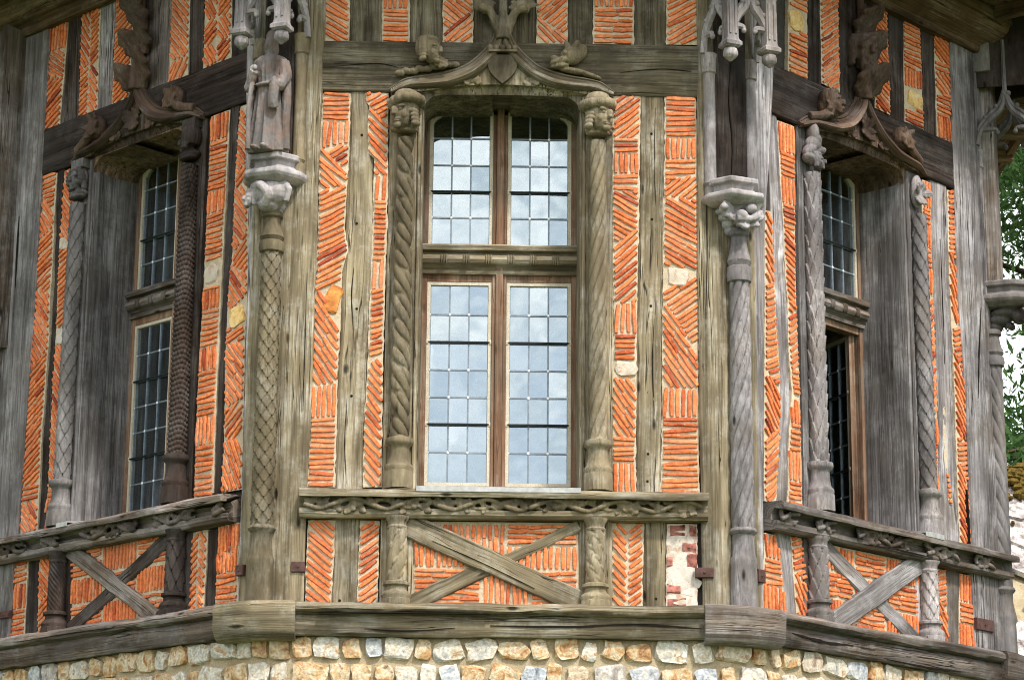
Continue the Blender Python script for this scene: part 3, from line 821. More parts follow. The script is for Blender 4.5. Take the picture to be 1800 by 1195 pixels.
basket('L', [124, 182, 242, 300], 3, yS, yB)
panel('L', [(338, 936, 366, 930), (332, 1084, 358, 1078)], [((50, -60), 1084, 1078)])
panel('L', [(384, 926, 420, 918), (378, 1076, 418, 1068)], [(90, 1010, 1004), (0, 1076, 1068)])
# right wall
panel('R', [(1386, -80, 1420, -70), (1386, 0, 1419, 12), (1385, 128, 1419, 141)], [(0, 18, 28), (None, 56, 62), (0, 128, 141)])
instone('R', 1398, 36, 26, 44, 3)
panel('R', [(1441, -80, 1473, -68), (1441, 0, 1473, 12), (1444, 147, 1476, 164)], [(34, 147, 164)])
panel('R', [(1533, -60, 1558, -50), (1534, 20, 1559, 28), (1538, 190, 1565, 203)], [(-52, 190, 203)])
panel('R', [(1584, -20, 1616, -8), (1586, 45, 1617, 55), (1590, 214, 1624, 229)], [(0, 118, 126), (90, 152, 160), (None, 192, 196), (0, 214, 229)])
instone('R', 1606, 176, 30, 34, 3)
panel('R', [(1637, 30, 1668, 44), (1640, 70, 1669, 79), (1647, 243, 1677, 253)], [(-54, 104, 118), (0, 124, 132), (-54, 162, 170), (0, 203, 210), (90, 243, 253)])
panel('R', [(1344, 370, 1356, 372), (1344, 490, 1361, 494), (1344, 560, 1364, 563), (1344, 640, 1370, 645), (1343, 720, 1372, 725), (1343, 780, 1369, 785), (1343, 880, 1364, 886)],
      [(-66, 500, 496), (18, 648, 696), (-66, 772, 752), (44, 880, 886)])
panel('R', [(1366, 212, 1396, 223), (1373, 350, 1397, 357), (1380, 480, 1398, 486), (1384, 530, 1399, 535), (1385, 600, 1402, 605), (1392, 690, 1406, 694), (1387, 760, 1407, 766), (1384, 885, 1410, 892)],
      [(90, 268, 274), (0, 308, 316), (90, 356, 364), (0, 400, 406), (-48, 545, 552), (42, 648, 655), (0, 690, 696), (None, 700, 706), (90, 742, 748), (0, 790, 797), (90, 842, 850), (0, 885, 892)])
panel('R', [(1621, 316, 1635, 322), (1621, 440, 1637, 446), (1625, 600, 1643, 607), (1628, 680, 1646, 688), (1631, 780, 1648, 788), (1635, 880, 1649, 886), (1640, 944, 1653, 950)],
      [(90, 364, 368), (0, 392, 397), (90, 436, 440), (0, 469, 474), (90, 516, 520), ((-58, 62), 728, 736), (90, 778, 784), (0, 818, 825), (90, 866, 872), (0, 896, 902), (90, 944, 950)])
panel('R', [(1665, 334, 1679, 339), (1666, 400, 1683, 406), (1668, 470, 1685, 476), (1672, 570, 1689, 576), (1676, 640, 1698, 648), (1679, 720, 1704, 728), (1681, 800, 1703, 808), (1687, 958, 1712, 966)],
      [(10, 440, 474), (-74, 566, 574), (24, 612, 690), (-68, 768, 776), (12, 808, 872), (-66, 958, 966)])
panel('R', [(1655, 713, 1662, 716), (1658, 800, 1665, 803), (1665, 884, 1674, 887)], [(0, 884, 887)])
panel('R', [(1344, 936, 1364, 941), (1342, 985, 1373, 991), (1340, 1076, 1382, 1086)], [(90, 978, 985), (0, 1024, 1032), (90, 1076, 1086)])
panel('R', [(1389, 942, 1409, 946), (1393, 1000, 1417, 1005), (1401, 1088, 1420, 1092)], [(20, 1002, 1030), (-70, 1088, 1092)])
yS2 = lambda x: 933 + .2108 * (x - 1344)
yB2 = lambda x: 1071 + .2021 * (x - 1342)
basket('R', [1444, 1500, 1556, 1614], 3, yS2, yB2, 1)
panel('R', [(1635, 996, 1662, 1002), (1640, 1060, 1665, 1066), (1650, 1136, 1666, 1140)], [(18, 1030, 1084), (-66, 1136, 1140)])
panel('R', [(1686, 1007, 1717, 1014), (1685, 1144, 1716, 1152)], [(90, 1056, 1064), (0, 1092, 1100), (90, 1144, 1152)])

# drop bricks that lie under a stone
def hit_stone(b):
    for f, x, y, w, h, c in STONES_IN:
        if f != b[0]: continue
        u, z = uz(f, x, y); a = (w / 2 + 2) / 275 / (1 if f == 'F' else .56); hh = (h / 2 + 2) / 275
        if ((b[1] - u) / a) ** 2 + ((b[2] - z) / hh) ** 2 < 1.0: return True
    return False
BRICKS = [b for b in BRICKS if not hit_stone(b)]
def brick_shape(seed, L=.16, T=.02, D=.015):
    rnd = random.Random(seed); V, F = [], []
    st = 4; prof = [(-.5, -.02), (-.53, D * .66), (-.43, D * .97), (.05, D * 1.02), (.43, D * .95), (.52, D * .62), (.5, -.02)]
    m = len(prof)
    for i in range(st + 1):
        x = -L / 2 + L * i / st + (rnd.uniform(-.008, .008) if 0 < i < st else 0)
        e = .8 if i in (0, st) else 1
        sh = rnd.uniform(-.0018, .0018); dz = rnd.uniform(-.002, .002)
        for s, d in prof:
            V.append((x + rnd.uniform(-.0015, .0015), -(d * e + (dz if d > 0 else 0) + (rnd.uniform(-.001, .001) if d > 0 else 0)), s * T * e * rnd.uniform(.92, 1.08) + sh))
    for i in range(st):
        for q in range(m - 1): F.append((i * m + q, i * m + q + 1, (i + 1) * m + q + 1, (i + 1) * m + q))
    F.append(tuple(range(m - 1, -1, -1))); F.append(tuple(st * m + q for q in range(m)))
    return V, F
SHAPES = [brick_shape(s) for s in range(14)]
SMESH = []
for V, F in SHAPES:
    mb = MB(); mb.add(V, F); SMESH.append(mb.mesh('brick', M_BRICK, 50))
def in_view(b):
    p = FM[b[0]] @ Vector((b[1], 0, b[2])); v = p - Vector((CAM.x, CAM.y, CAM.z + Z0)); k = FPX / v.dot(_f)
    return -5 < 900 + v.dot(_r) * k < 1805 and 3 < 597.5 - v.dot(_u) * k < 1200
BRICKS.sort(key=lambda b: -(b[4] * (1 if b[0] == 'F' else .6) * (1 if in_view(b) else .01)))
joined = MB()
def panel_of(b):
    best = None
    for f, o in PANELS:
        if f != b[0]: continue
        bb = o.get('box')
        if bb[0] - .02 <= b[1] <= bb[1] + .02 and bb[2] - .02 <= b[2] <= bb[3] + .02:
            dd = abs(b[1] - (bb[0] + bb[1]) / 2) + .1 * abs(b[2] - (bb[2] + bb[3]) / 2)
            if best is None or dd < best[0]: best = (dd, o)
    return best[1] if best else tower
for f, o in PANELS:
    xs = [v.co.x for v in o.data.vertices]; zs = [v.co.z for v in o.data.vertices]
    o['box'] = [min(xs), max(xs), min(zs), max(zs)]
for i, b in enumerate(BRICKS):
    f, u, z, a, ln, th = b
    k = random.randrange(len(SHAPES))
    loc = Matrix.Translation((u, -.001, z)) @ Matrix.Rotation(-a, 4, 'Y') @ Matrix.Diagonal((ln / .16 * random.choice((1, -1)), random.uniform(.85, 1.2), th / .02, 1))
    if i < 300: link('brick', SMESH[k], panel_of(b), FM[f] @ loc)
    else:
        M = FM[f] @ loc; V, F = SHAPES[k]
        joined.add([M @ Vector(v) for v in V], F, tint=random.random())
for f, o in PANELS: del o['box']
tag(build(joined, 'brickwork', M_BRICKS, tower, sharp=50), kind='stuff')

# stones in the infill
def pebble(seed, sub=2, flat=.18):
    bm = bmesh.new(); bmesh.ops.create_icosphere(bm, subdivisions=sub, radius=1.0)
    rnd = random.Random(seed); o = Vector((rnd.uniform(0, 99), rnd.uniform(0, 99), rnd.uniform(0, 99)))
    for v in bm.verts:
        p = v.co.copy()
        q = Vector([math.copysign(abs(c) ** .48, c) for c in p])
        q *= 1 + .30 * noise.noise(p * 1.5 + o) + .16 * noise.noise(p * 3.3 + o)
        if q.y < -.45: q.y = -.45 - (abs(q.y) - .45) * flat + .22 * noise.noise(p * 2.0 + o * 2) + q.x * .25 * noise.noise(o)
        v.co = q * .5
    me = bpy.data.meshes.new('flint'); bm.to_mesh(me); bm.free()
    me.polygons.foreach_set('use_smooth', [True] * len(me.polygons)); me.set_sharp_from_angle(angle=R_(15))
    return me
def stone_mat(name, stops, rough=.6):
    m, t, b = new_mat(name)
    geo = node(t, 'NewGeometry').outputs['Position']
    n = node(t, 'TexNoise', Scale=14, Detail=6, Roughness=.7, Distortion=.6); t.links.new(geo, n.inputs['Vector'])
    t.links.new(ramp(t, n.outputs['Fac'], stops), b.inputs['Base Color']); b.inputs['Roughness'].default_value = rough
    bp = node(t, 'Bump', Strength=.6, Distance=.012); t.links.new(n.outputs['Fac'], bp.inputs['Height']); t.links.new(bp.outputs[0], b.inputs['Normal'])
    return m
STM = [stone_mat('amber_stone', [(.3, (.22, .06, .03)), (.5, (.5, .19, .05)), (.7, (.62, .36, .1))]), stone_mat('cream_flint', [(.3, (.34, .2, .11)), (.45, (.48, .4, .31)), (.6, (.56, .5, .42)), (.7, (.44, .19, .08))]),
       stone_mat('pale_plaster', [(.3, (.46, .4, .34)), (.7, (.64, .59, .53))], .9), stone_mat('honey_flint', [(.3, (.4, .2, .05)), (.5, (.66, .45, .18)), (.7, (.72, .6, .4))])]
for i, (f, x, y, w, h, c) in enumerate(STONES_IN):
    me = pebble(900 + i); me.materials.append(STM[c])
    u, z = uz(f, x, y); k = 1 if f == 'F' else .58
    tgt = panel_of if False else None
    par = min((o for ff, o in PANELS if ff == f), key=lambda o: min((v.co.x - u) ** 2 + (v.co.z - z) ** 2 for v in o.data.vertices))
    link('flint_stone', me, par, FM[f] @ Matrix.Translation((u, .004, z)) @ Matrix.Rotation(random.uniform(-.3, .3), 4, 'Y') @ Matrix.Diagonal((w / 275 / k, .075, h / 275, 1)))

# old red bricks in the last panel of the front wall
par = PANELS[[f for f, _ in PANELS].index('F') + 8][1]
par.data.materials[0] = stone_mat('patched_mortar', [(.3, (.26, .17, .14)), (.42, (.48, .38, .31)), (.55, (.64, .58, .5)), (.7, (.44, .25, .2))], .95)
for x0, x1, y0, y1 in ((1178, 1204, 926, 944), (1212, 1224, 926, 944), (1200, 1224, 956, 973), (1208, 1225, 977, 996), (1172, 1182, 978, 996), (1172, 1196, 1027, 1046), (1174, 1206, 1053, 1069)):
    mb = MB(); a, b = uz('F', x0, y1), uz('F', x1, y0)
    bar(mb, (a[0], a[1]), (a[0], b[1]), (b[0], a[1]), (b[0], b[1]), .008 + random.uniform(-.004, .004), -.02, ch=.006, jit=.02, seg=.02)
    build(mb, 'red_brick', M_REDBRICK, par, FM['F'])
me = pebble(77); me.materials.append(STM[2]); u, z = uz('F', 1198, 1010)
link('plaster_patch', me, par, FM['F'] @ Matrix.Translation((u, .006, z)) @ Matrix.Diagonal((.17, .04, .24, 1)))
for k, (x, y, w, h) in enumerate(((1184, 975, .09, .10), (1206, 945, .11, .06), (1196, 1048, .12, .07), (1216, 1020, .06, .12), (1182, 1062, .08, .05))):
    me = pebble(170 + k); me.materials.append(STM[2 if k % 2 else 1]); u, z = uz('F', x, y)
    link('plaster_patch', me, par, FM['F'] @ Matrix.Translation((u, .006, z)) @ Matrix.Rotation(k * .7, 4, 'Y') @ Matrix.Diagonal((w, .034, h, 1)))

# --- braces under the sills
def brace(f, p0, p1, w, d, mat, wpx=True):
    a, b = Vector(uz(f, *p0)), Vector(uz(f, *p1)); n = (b - a).normalized(); n = Vector((-n.y, n.x)) * w / 2
    mb = MB(); bar(mb, a + n, a - n, b + n, b - n, d, -.03, ch=.008, jit=.007)
    return build(mb, 'brace', mat, tower, FM[f])
brace('F', (722, 1062), (884, 986), .105, .024, W_OL)
brace('F', (884, 986), (1018, 926), .072, .022, W_OL)
brace('F', (716, 922), (1022, 1062), .15, .040, W_OL)
brace('L', (124, 1108), (300, 944), .105, .024, W_DK)
brace('L', (122, 962), (280, 1086), .11, .042, W_BG)
brace('R', (1444, 958), (1614, 1132), .115, .024, W_MG)
brace('R', (1452, 1102), (1610, 990), .15, .042, W_MG)
# ================================================================== carved shafts
def rope(n, pitch, amp, sgn, bead=0.0):
    def h(th, z):
        f = (n * th / (2 * math.pi) + sgn * z / pitch) % 1.0
        v = amp * math.sqrt(max(0, 1 - (2 * f - 1) ** 2))
        if bead:
            g = (z / (pitch * .55)) % 1.0
            dd = (min(f, 1 - f) / .2) ** 2 + ((g - .5) / .3) ** 2
            if dd < 1: v = max(v, bead * math.sqrt(1 - dd) + amp * .4)
        return v - amp * .5
    return h
def leafrope(n, pitch, amp, sgn):
    def h(th, z):
        f = (n * th / (2 * math.pi) + sgn * z / pitch) % 1.0
        if f < .42:
            return amp * (.25 + .75 * math.sin(f / .42 * math.pi)) * .75
        g = (z / (pitch * .75) + .3) % 1.0; e = ((f - .71) / .26) ** 2 + ((g - .5) / .46) ** 2
        return amp * 1.1 * math.sqrt(max(0, 1 - e)) - amp * .35
    return h
def scales(n, hz, amp, up=False):
    def h(th, z):
        t = (-z if up else z) / hz; k = math.floor(t); y = t - k
        def lx(kk): return abs(((n * th / (2 * math.pi) + .5 * (kk % 2)) % 1.0) * 2 - 1)
        if lx(k + 1) < y ** .75: return amp * (1.0 - .6 * y)
        return amp * (.4 - .6 * y)
    return h
def weave(n, hz, amp):
    def h(th, z):
        t = z / hz + .25 * math.sin(3 * th); k = math.floor(t); y = t - k
        x = (n * th / (2 * math.pi) + .5 * (k % 2)) % 1.0
        return amp * math.sin(math.pi * y) ** .5 * (.5 + .5 * abs(math.sin(math.pi * x)))
    return h
def shaft_rows(z0, z1, r0, r1, step=.006):
    n = int(abs(z1 - z0) / step); return [(z0 + (z1 - z0) * i / n, r0 + (r1 - r0) * i / n) for i in range(n + 1)]

# ------------------------------------------------------------------ carved heads
def head(mb, c, s, yaw=0.0, hat='roll', beard=False, dy=.0):
    """Head about s tall, facing -y turned by yaw."""
    M = Matrix.Translation(c) @ Matrix.Rotation(yaw, 4, 'Z')
    def E(p, r, rot=(0, 0, 0)):
        q = M @ Vector((p[0] * s, p[1] * s, p[2] * s)); e = Euler(rot); e.rotate(Euler((0, 0, yaw)))
        ellipsoid(mb, q, (r[0] * s, r[1] * s, r[2] * s), e)
    E((0, .05, .08), (.34, .38, .40)); E((0, -.08, -.12), (.27, .30, .36))
    E((0, -.40, -.05), (.06, .13, .15), (.3, 0, 0)); E((0, -.45, -.12), (.08, .08, .06))
    E((-.13, -.30, .10), (.13, .07, .05)); E((.13, -.30, .10), (.13, .07, .05))
    E((-.12, -.31, .01), (.06, .05, .035)); E((.12, -.31, .01), (.06, .05, .035))
    E((-.16, -.22, -.14), (.10, .10, .12)); E((.16, -.22, -.14), (.10, .10, .12))
    E((0, -.33, -.25), (.12, .06, .035)); E((0, -.34, -.31), (.10, .06, .03)); E((0, -.30, -.42), (.12, .10, .09))
    if hat == 'roll':
        for k in range(14):
            a = 2 * math.pi * k / 14; E((.38 * math.cos(a), .05 + .36 * math.sin(a), .32 + .05 * math.cos(a)), (.17, .17, .15))
        E((.05, .1, .48), (.33, .33, .18))
    elif hat == 'hair':
        for k in range(11):
            a = math.pi * (-.1 + 1.2 * k / 10); E((.36 * math.cos(a), .08 + .3 * math.sin(a), .12), (.14, .14, .36))
        E((0, .08, .40), (.36, .36, .16))
    elif hat == 'hood':
        for k in range(12):
            a = math.pi * (-.15 + 1.3 * k / 11); E((.37 * math.cos(a), -.12, .02 + .42 * math.sin(a)), (.10, .2, .12))
        E((0, .15, .1), (.42, .3, .5))
    for sx in (-1, 1):
        for k in range(4): E((sx * (.33 + .02 * k), .02, -.02 - .12 * k), (.10, .16, .09))
    if beard:
        for k in range(7): E((-.2 + .067 * k, -.24, -.48 - .06 * math.sin(k * 1.7)), (.06, .10, .2))
def bust(mb, c, s, yaw=0):
    M = Matrix.Translation(c) @ Matrix.Rotation(yaw, 4, 'Z')
    for p, r in (((0, .05, -.62), (.52, .34, .2)), ((0, .02, -.50), (.30, .26, .2)), ((0, -.06, -.78), (.50, .30, .12)), ((-.22, -.1, -.64), (.24, .2, .12)), ((.22, -.1, -.64), (.24, .2, .12))):
        ellipsoid(mb, M @ Vector([q * s for q in p]), [q * s for q in r], (0, 0, yaw))
def leaf(mb, base, d, nrm, ln, wd, curl=.5, lobes=3, th=.016):
    base, d, nrm = Vector(base), Vector(d).normalized(), Vector(nrm).normalized(); sd = d.cross(nrm).normalized(); nrm = sd.cross(d).normalized()
    n, V, F = 12, [], []
    for back in (0, 1):
        for i in range(n + 1):
            t = i / n
            cen = base + d * ln * (t - .28 * curl * t ** 3) + nrm * ln * curl * (.55 * t ** 2 - .25 * t ** 5)
            w = wd * math.sin(math.pi * (.1 + .88 * t)) ** .75 * (.84 + .16 * math.cos(2 * math.pi * lobes * t + .6))
            for j in (-1, -.6, -.25, 0, .25, .6, 1):
                rel = .22 * wd * (math.cos(2.6 * math.pi * j) * .5 + .3) * math.sin(math.pi * t) - .25 * w * j * j
                V.append(cen + sd * w * j + nrm * (rel - (th if back else 0)))
    m = 7; o = (n + 1) * m
    for i in range(n):
        for j in range(m - 1):
            a = i * m + j; F.append((a, a + 1, a + m + 1, a + m)); F.append((o + a, o + a + m, o + a + m + 1, o + a + 1))
        F.append((i * m, i * m + m, o + i * m + m, o + i * m)); F.append((i * m + 6, o + i * m + 6, o + i * m + 13, i * m + 13))
    F.append((0, o, o + 6, 6)); F.append((n * m, n * m + 6, o + n * m + 6, o + n * m))
    mb.add(V, F)
def foliage(mb, c, s, n=16, seed=0, spread=(1, .5, 1)):
    rnd = random.Random(seed); k2 = max(6, n // 3)
    ellipsoid(mb, (c[0], c[1] + s * .1, c[2]), (s * spread[0] * .6, s * spread[1] * .45, s * spread[2] * .6), (0, 0, 0), 10, 7)
    for k in range(k2):
        a = 6.283 * k / k2 + rnd.uniform(-.3, .3); q = rnd.uniform(.05, .35)
        p = (c[0] + s * spread[0] * q * math.cos(a), c[1] - s * spread[1] * .25, c[2] + s * spread[2] * q * math.sin(a))
        leaf(mb, p, (math.cos(a) * spread[0], -.25, math.sin(a) * spread[2]), (0, -1, .1), s * rnd.uniform(.6, .95), s * rnd.uniform(.24, .36), rnd.uniform(.2, .6), 3, max(.012, s * .14))

# ------------------------------------------------------------------ moulded band along a curve on the wall
def band(mb, pts, prof, d0):
    """pts: (u, z, width, height); prof: list of (across -.5...5, out 0..1)."""
    V, F = [], []; m = len(prof); g = random.uniform(0, 40); al = 0
    G = []
    for i, p in enumerate(pts):
        a, b = pts[max(0, i - 1)], pts[min(len(pts) - 1, i + 1)]
        t = Vector((b[0] - a[0], b[1] - a[1])).normalized(); nrm = Vector((-t.y, t.x))
        if i: al += math.dist(p[:2], pts[i - 1][:2])
        for s, h in prof:
            V.append((p[0] + nrm.x * s * p[2], -(d0 + h * p[3]), p[1] + nrm.y * s * p[2])); G.append((s * p[2] + g, h * p[3] + g, al + g))
    for i in range(len(pts) - 1):
        for q in range(m - 1): F.append((i * m + q, i * m + q + 1, (i + 1) * m + q + 1, (i + 1) * m + q))
    F.append(tuple(range(m - 1, -1, -1))); F.append(tuple((len(pts) - 1) * m + q for q in range(m)))
    mb.add(V, F, G)
def spline(pts, n=10):
    """Catmull-Rom through tuples."""
    P = [Vector(p) for p in pts]; P = [P[0] * 2 - P[1]] + P + [P[-1] * 2 - P[-2]]
    o = []
    for i in range(1, len(P) - 2):
        for k in range(n):
            t = k / n
            o.append(tuple(.5 * ((2 * P[i]) + (P[i + 1] - P[i - 1]) * t + (2 * P[i - 1] - 5 * P[i] + 4 * P[i + 1] - P[i + 2]) * t * t + (3 * P[i] - P[i - 1] - 3 * P[i + 1] + P[i + 2]) * t ** 3)))
    o.append(tuple(P[-2])); return o

# ================================================================== window bays
WD = -.42                                   # window stands this far behind the wall face
HW = .515                                   # half width of the opening
zw = lambda y: zf(y, WD)
Z_GT, Z_GM0 = zw(206), zw(434)              # upper lights
Z_TR0, Z_TR1 = zw(486), zw(437)             # transom
Z_LT0, Z_LT1 = zw(850), zw(504)             # lower lights
Z_WB = zw(860)
VB = [(-.178, -.165)]
pane_mesh = None
def unit_box(name, mat):
    mb = MB(); box(mb, -.5, .5, -.5, .5, -.5, .5, 0); return mb.mesh(name, mat, smooth=False)
PANE = unit_box('pane', M_GLASS)
def light(win, f, u0, u1, z0, z1, rows, bars, open_M=None, rounded=None, name='casement'):
    """One leaded light: putty edge, panes, lead, saddle bars. rows: pane row boundaries in z (descending)."""
    Mx = FM[f] @ (open_M if open_M else Matrix.Identity(4))
    y = -WD - .004
    ncol = 3; cw = (u1 - u0) / ncol
    mb = MB(); pw = .022                     # putty
    def rect(a0, a1, b0, b1, yy0, yy1): box(mb, a0, a1, yy0, yy1, b0, b1)
    rect(u0 - pw, u0, z0 - pw, z1 + pw, y - .018, y + .01); rect(u1, u1 + pw, z0 - pw, z1 + pw, y - .018, y + .01)
    rect(u0 - .001, u1 + .001, z1, z1 + pw, y - .0175, y + .01); rect(u0 - .001, u1 + .001, z0 - pw, z0, y - .0175, y + .01)
    if rounded:                              # rounded upper outer corner
        sx, uc_ = (1, u0) if rounded < 0 else (-1, u1)
        r = .10; n = 10; arc = []
        for k in range(n + 1):
            q = math.pi / 2 * k / n; arc.append((uc_ + sx * (r - r * math.sin(q)), z1 - r * .8 + r * .8 * math.cos(q)))
        for k in range(n):
            (xa, za), (xb, zb2) = arc[k], arc[k + 1]
            V = [(xa, y - .0182, za), (xb, y - .0182, zb2), (xb - sx * .010, y - .0182, zb2 + .012), (xa - sx * .010, y - .0182, za + .012)]
            V += [(v[0], y + .004, v[2]) for v in V]
            mb.add(V, [(0, 1, 2, 3), (0, 4, 5, 1), (2, 6, 7, 3)])
        m2 = MB(); V = [(p[0] - sx * .008, y - .0172, p[1] + .010) for p in arc] + [(uc_ - sx * .024, y - .0172, z1 + .024)]
        m2.add(V + [(v[0], y + .004, v[2]) for v in V], [(k, k + 1, n + 1) for k in range(n)] + [(k, k + 1, n + 3 + k, n + 2 + k) for k in range(n)])
        build(m2, 'head_corner', W_FR, win, Mx, smooth=False)
    build(mb, 'putty', M_PUTTY, win, Mx, smooth=False)
    zs = rows
    for i in range(len(zs) - 1):
        for k in range(ncol):
            a, b = u0 + k * cw, u0 + (k + 1) * cw
            T = Matrix.Translation(((a + b) / 2, y + .003, (zs[i] + zs[i + 1]) / 2)) @ Euler((R_(random.gauss(0, .6)), 0, R_(random.gauss(0, .7)))).to_matrix().to_4x4() @ Matrix.Diagonal((b - a - .001, .003, abs(zs[i] - zs[i + 1]) - .001, 1))
            link('pane', PANE, win, Mx @ T)
    mb = MB()
    for k in range(1, ncol): box(mb, u0 + k * cw - .0055, u0 + k * cw + .0055, y - .006, y + .008, z0, z1)
    for i in range(1, len(zs) - 1): box(mb, u0, u1, y - .0055, y + .0075, zs[i] - .005, zs[i] + .005)
    for k in (0, ncol): box(mb, u0 + k * cw - .004, u0 + k * cw + .004, y - .0052, y + .007, z0, z1)
    build(mb, 'lead_came', M_LEAD, win, Mx, smooth=False)
    mb = MB()
    for i in range(1, len(zs) - 1):
        for k in range(0, ncol + 1):
            r = .010 if 0 < k < ncol else .006
            if i in bars: r *= .55
            ellipsoid(mb, (u0 + k * cw, y - .006, zs[i]), (r, .006, r * 1.05), (0, 0, 0), 6, 4)
    tag(build(mb, 'solder_joint', M_SOLDER, win, Mx), kind='stuff')
    for i in bars:
        mb = MB(); tube(mb, [(u0 - .012, y - .018, zs[i]), ((u0 + u1) / 2, y - .0185, zs[i] + .001), (u1 + .012, y - .018, zs[i])], .0075, 6)
        build(mb, 'saddle_bar', M_BAR, win, Mx)
        mb = MB()
        for uu in (u0 - .016, u1 + .016): ellipsoid(mb, (uu, y - .018, zs[i]), (.017, .007, .019), (0, random.uniform(-.5, .5), 0), 7, 5)
        build(mb, 'putty', M_PUTTY, win, Mx)

def window_bay(f):
    c = UC[f]; om = W_OL if f == 'F' else W_MG
    # jamb boards that carry the columns, and the deep reveals
    for s in (-1, 1):
        a, b = sorted((c + s * HW, c + s * .735))
        strip_bar(tower, 'jamb_board', f, [(a, Z_LB - .004, b, Z_LB - .004), (a, .4, b, .4), (a, Z_ST - .01, b, Z_ST - .01)], .004, -.04, om if s < 0 or f != 'L' else W_DK, px=False, jit=.003)
        a, b = sorted((c + s * (HW - .004), c + s * (HW + .035)))
        mb = MB(); g = random.uniform(0, 50)
        n = 24; V, G, F = [], [], []
        for i in range(n + 1):
            z = Z_ST - .02 + (Z_LB - Z_ST + .02) * i / n
            for q, (u, y) in enumerate(((c + s * (HW + .02), -.002), (c + s * HW, .004), (c + s * (HW - .006), .03), (c + s * (HW - .002), .17), (c + s * (HW - .004), .30), (c + s * (HW - .006), .48), (c + s * (HW + .03), .48))):
                V.append((u + .002 * ns(z * 6, q, g), y, z)); G.append((y + g, g, z))
        for i in range(n):
            for q in range(6): F.append((i * 7 + q, i * 7 + q + 1, (i + 1) * 7 + q + 1, (i + 1) * 7 + q))
        mb.add(V, F, G); build(mb, 'reveal_board', om, tower, FM[f], sharp=40)
        mb = MB(); lathe(mb, c + s * (HW + .022), -.010, [(z, .013) for z in np.linspace(Z_ST, Z_LB - .02, 40)], 10)
        build(mb, 'jamb_roll', om, tower, FM[f])
    # arched corners under the lintel
    for s in (-1, 1):
        mb = MB(); n = 12; rx, rz = .12, .10; V = []
        P = [(c + s * (HW + .01), Z_LB - .002)]
        P += [(c + s * (HW - .004 - rx * (1 - math.cos(math.pi / 2 * k / n))), Z_LB - .012 - rz + rz * math.sin(math.pi / 2 * k / n)) for k in range(n + 1)]
        P += [(c + s * .06, Z_LB - .002 - .004)]
        for y in (-.008, .47): V += [(p[0], y, p[1]) for p in P]
        m = len(P); F = [tuple(range(m)), tuple(range(2 * m - 1, m - 1, -1))] + [(q, (q + 1) % m, m + (q + 1) % m, m + q) for q in range(m)]
        mb.add(V, F)
        build(mb, 'arched_head', W_OD if f == 'F' else W_EV, tower, FM[f], sharp=30)
    mb = MB(); sweep_u(mb, c - HW + .004, c + HW - .004, [(-.46, Z_LB - .016), (-.02, Z_LB - .016), (-.012, Z_LB - .008), (-.02, Z_LB + .01), (-.46, Z_LB + .01)], jit=.001)
    arch_up(mb, c)
    build(mb, 'soffit_board', W_OD if f == 'F' else W_EV, tower, FM[f])
    # window woodwork
    y = -WD; mb = MB()
    box(mb, c - HW - .01, c - HW + .038, y - .03, y + .05, Z_WB - .03, Z_LB + .01); box(mb, c + HW - .038, c + HW + .01, y - .03, y + .05, Z_WB - .03, Z_LB + .01)
    box(mb, c - .025, c + .025, y - .05, y + .05, Z_WB, Z_LB + .06)                       # mullion
    box(mb, c - .048, c - .0252, y - .036, y + .05, Z_WB, Z_LB); box(mb, c + .0252, c + .048, y - .036, y + .05, Z_WB, Z_LB)
    for a, b in ((c - HW + .0385, c - .0485), (c + .0485, c + HW - .0385)):
        box(mb, a, b, y - .026, y + .05, Z_GT + .022, Z_LB + .07)
        box(mb, a, b, y - .0262, y + .05, Z_TR1 - .02, Z_GM0 - .022)
        box(mb, a, b, y - .0262, y + .05, Z_LT1 + .022, Z_TR0 + .02)
        box(mb, a, b, y - .0262, y + .05, Z_WB, Z_LT0 - .022)
    win = build(mb, 'window', W_FR, tower, FM[f], smooth=False)
    bv = win.modifiers.new('worn_edges', 'BEVEL'); bv.width = .004; bv.segments = 2
    h = Z_TR1 - Z_TR0; mb = MB(); y0 = -y
    sweep_u(mb, c - HW + .002, c + HW - .002, [(y0 - .02, Z_TR0), (y0 + .05, Z_TR0), (y0 + .055, Z_TR0 + h * .12), (y0 + .035, Z_TR0 + h * .16), (y0 + .05, Z_TR0 + h * .24), (y0 + .085, Z_TR0 + h * .32), (y0 + .10, Z_TR0 + h * .45), (y0 + .09, Z_TR0 + h * .6), (y0 + .065, Z_TR0 + h * .66), (y0 + .06, Z_TR0 + h * .74), (y0 + .10, Z_TR0 + h * .78), (y0 + .105, Z_TR1 - .012), (y0 + .09, Z_TR1), (y0 - .02, Z_TR1)], jit=.002)
    build(mb, 'transom', W_OL if f == 'F' else W_BG, win, FM[f], sharp=30)
    mb = MB()
    for k in range(6):
        uu = c - .37 + .148 * k
        for q in (-1, 0, 1): ellipsoid(mb, (uu + q * .016, y - .094, Z_TR0 + h * .46), (.008, .012, h * .19), (0, 0, 0), 7, 5)
    tag(build(mb, 'transom_carving', C_OL if f == 'F' else C_BG, win, FM[f]), kind='stuff')
    up = [Z_GT] + [zw(v) for v in (246, 293, 340, 385)] + [Z_GM0]
    lo = [Z_LT1] + [zw(v) for v in (555, 604, 652, 700, 748, 797)] + [Z_LT0]
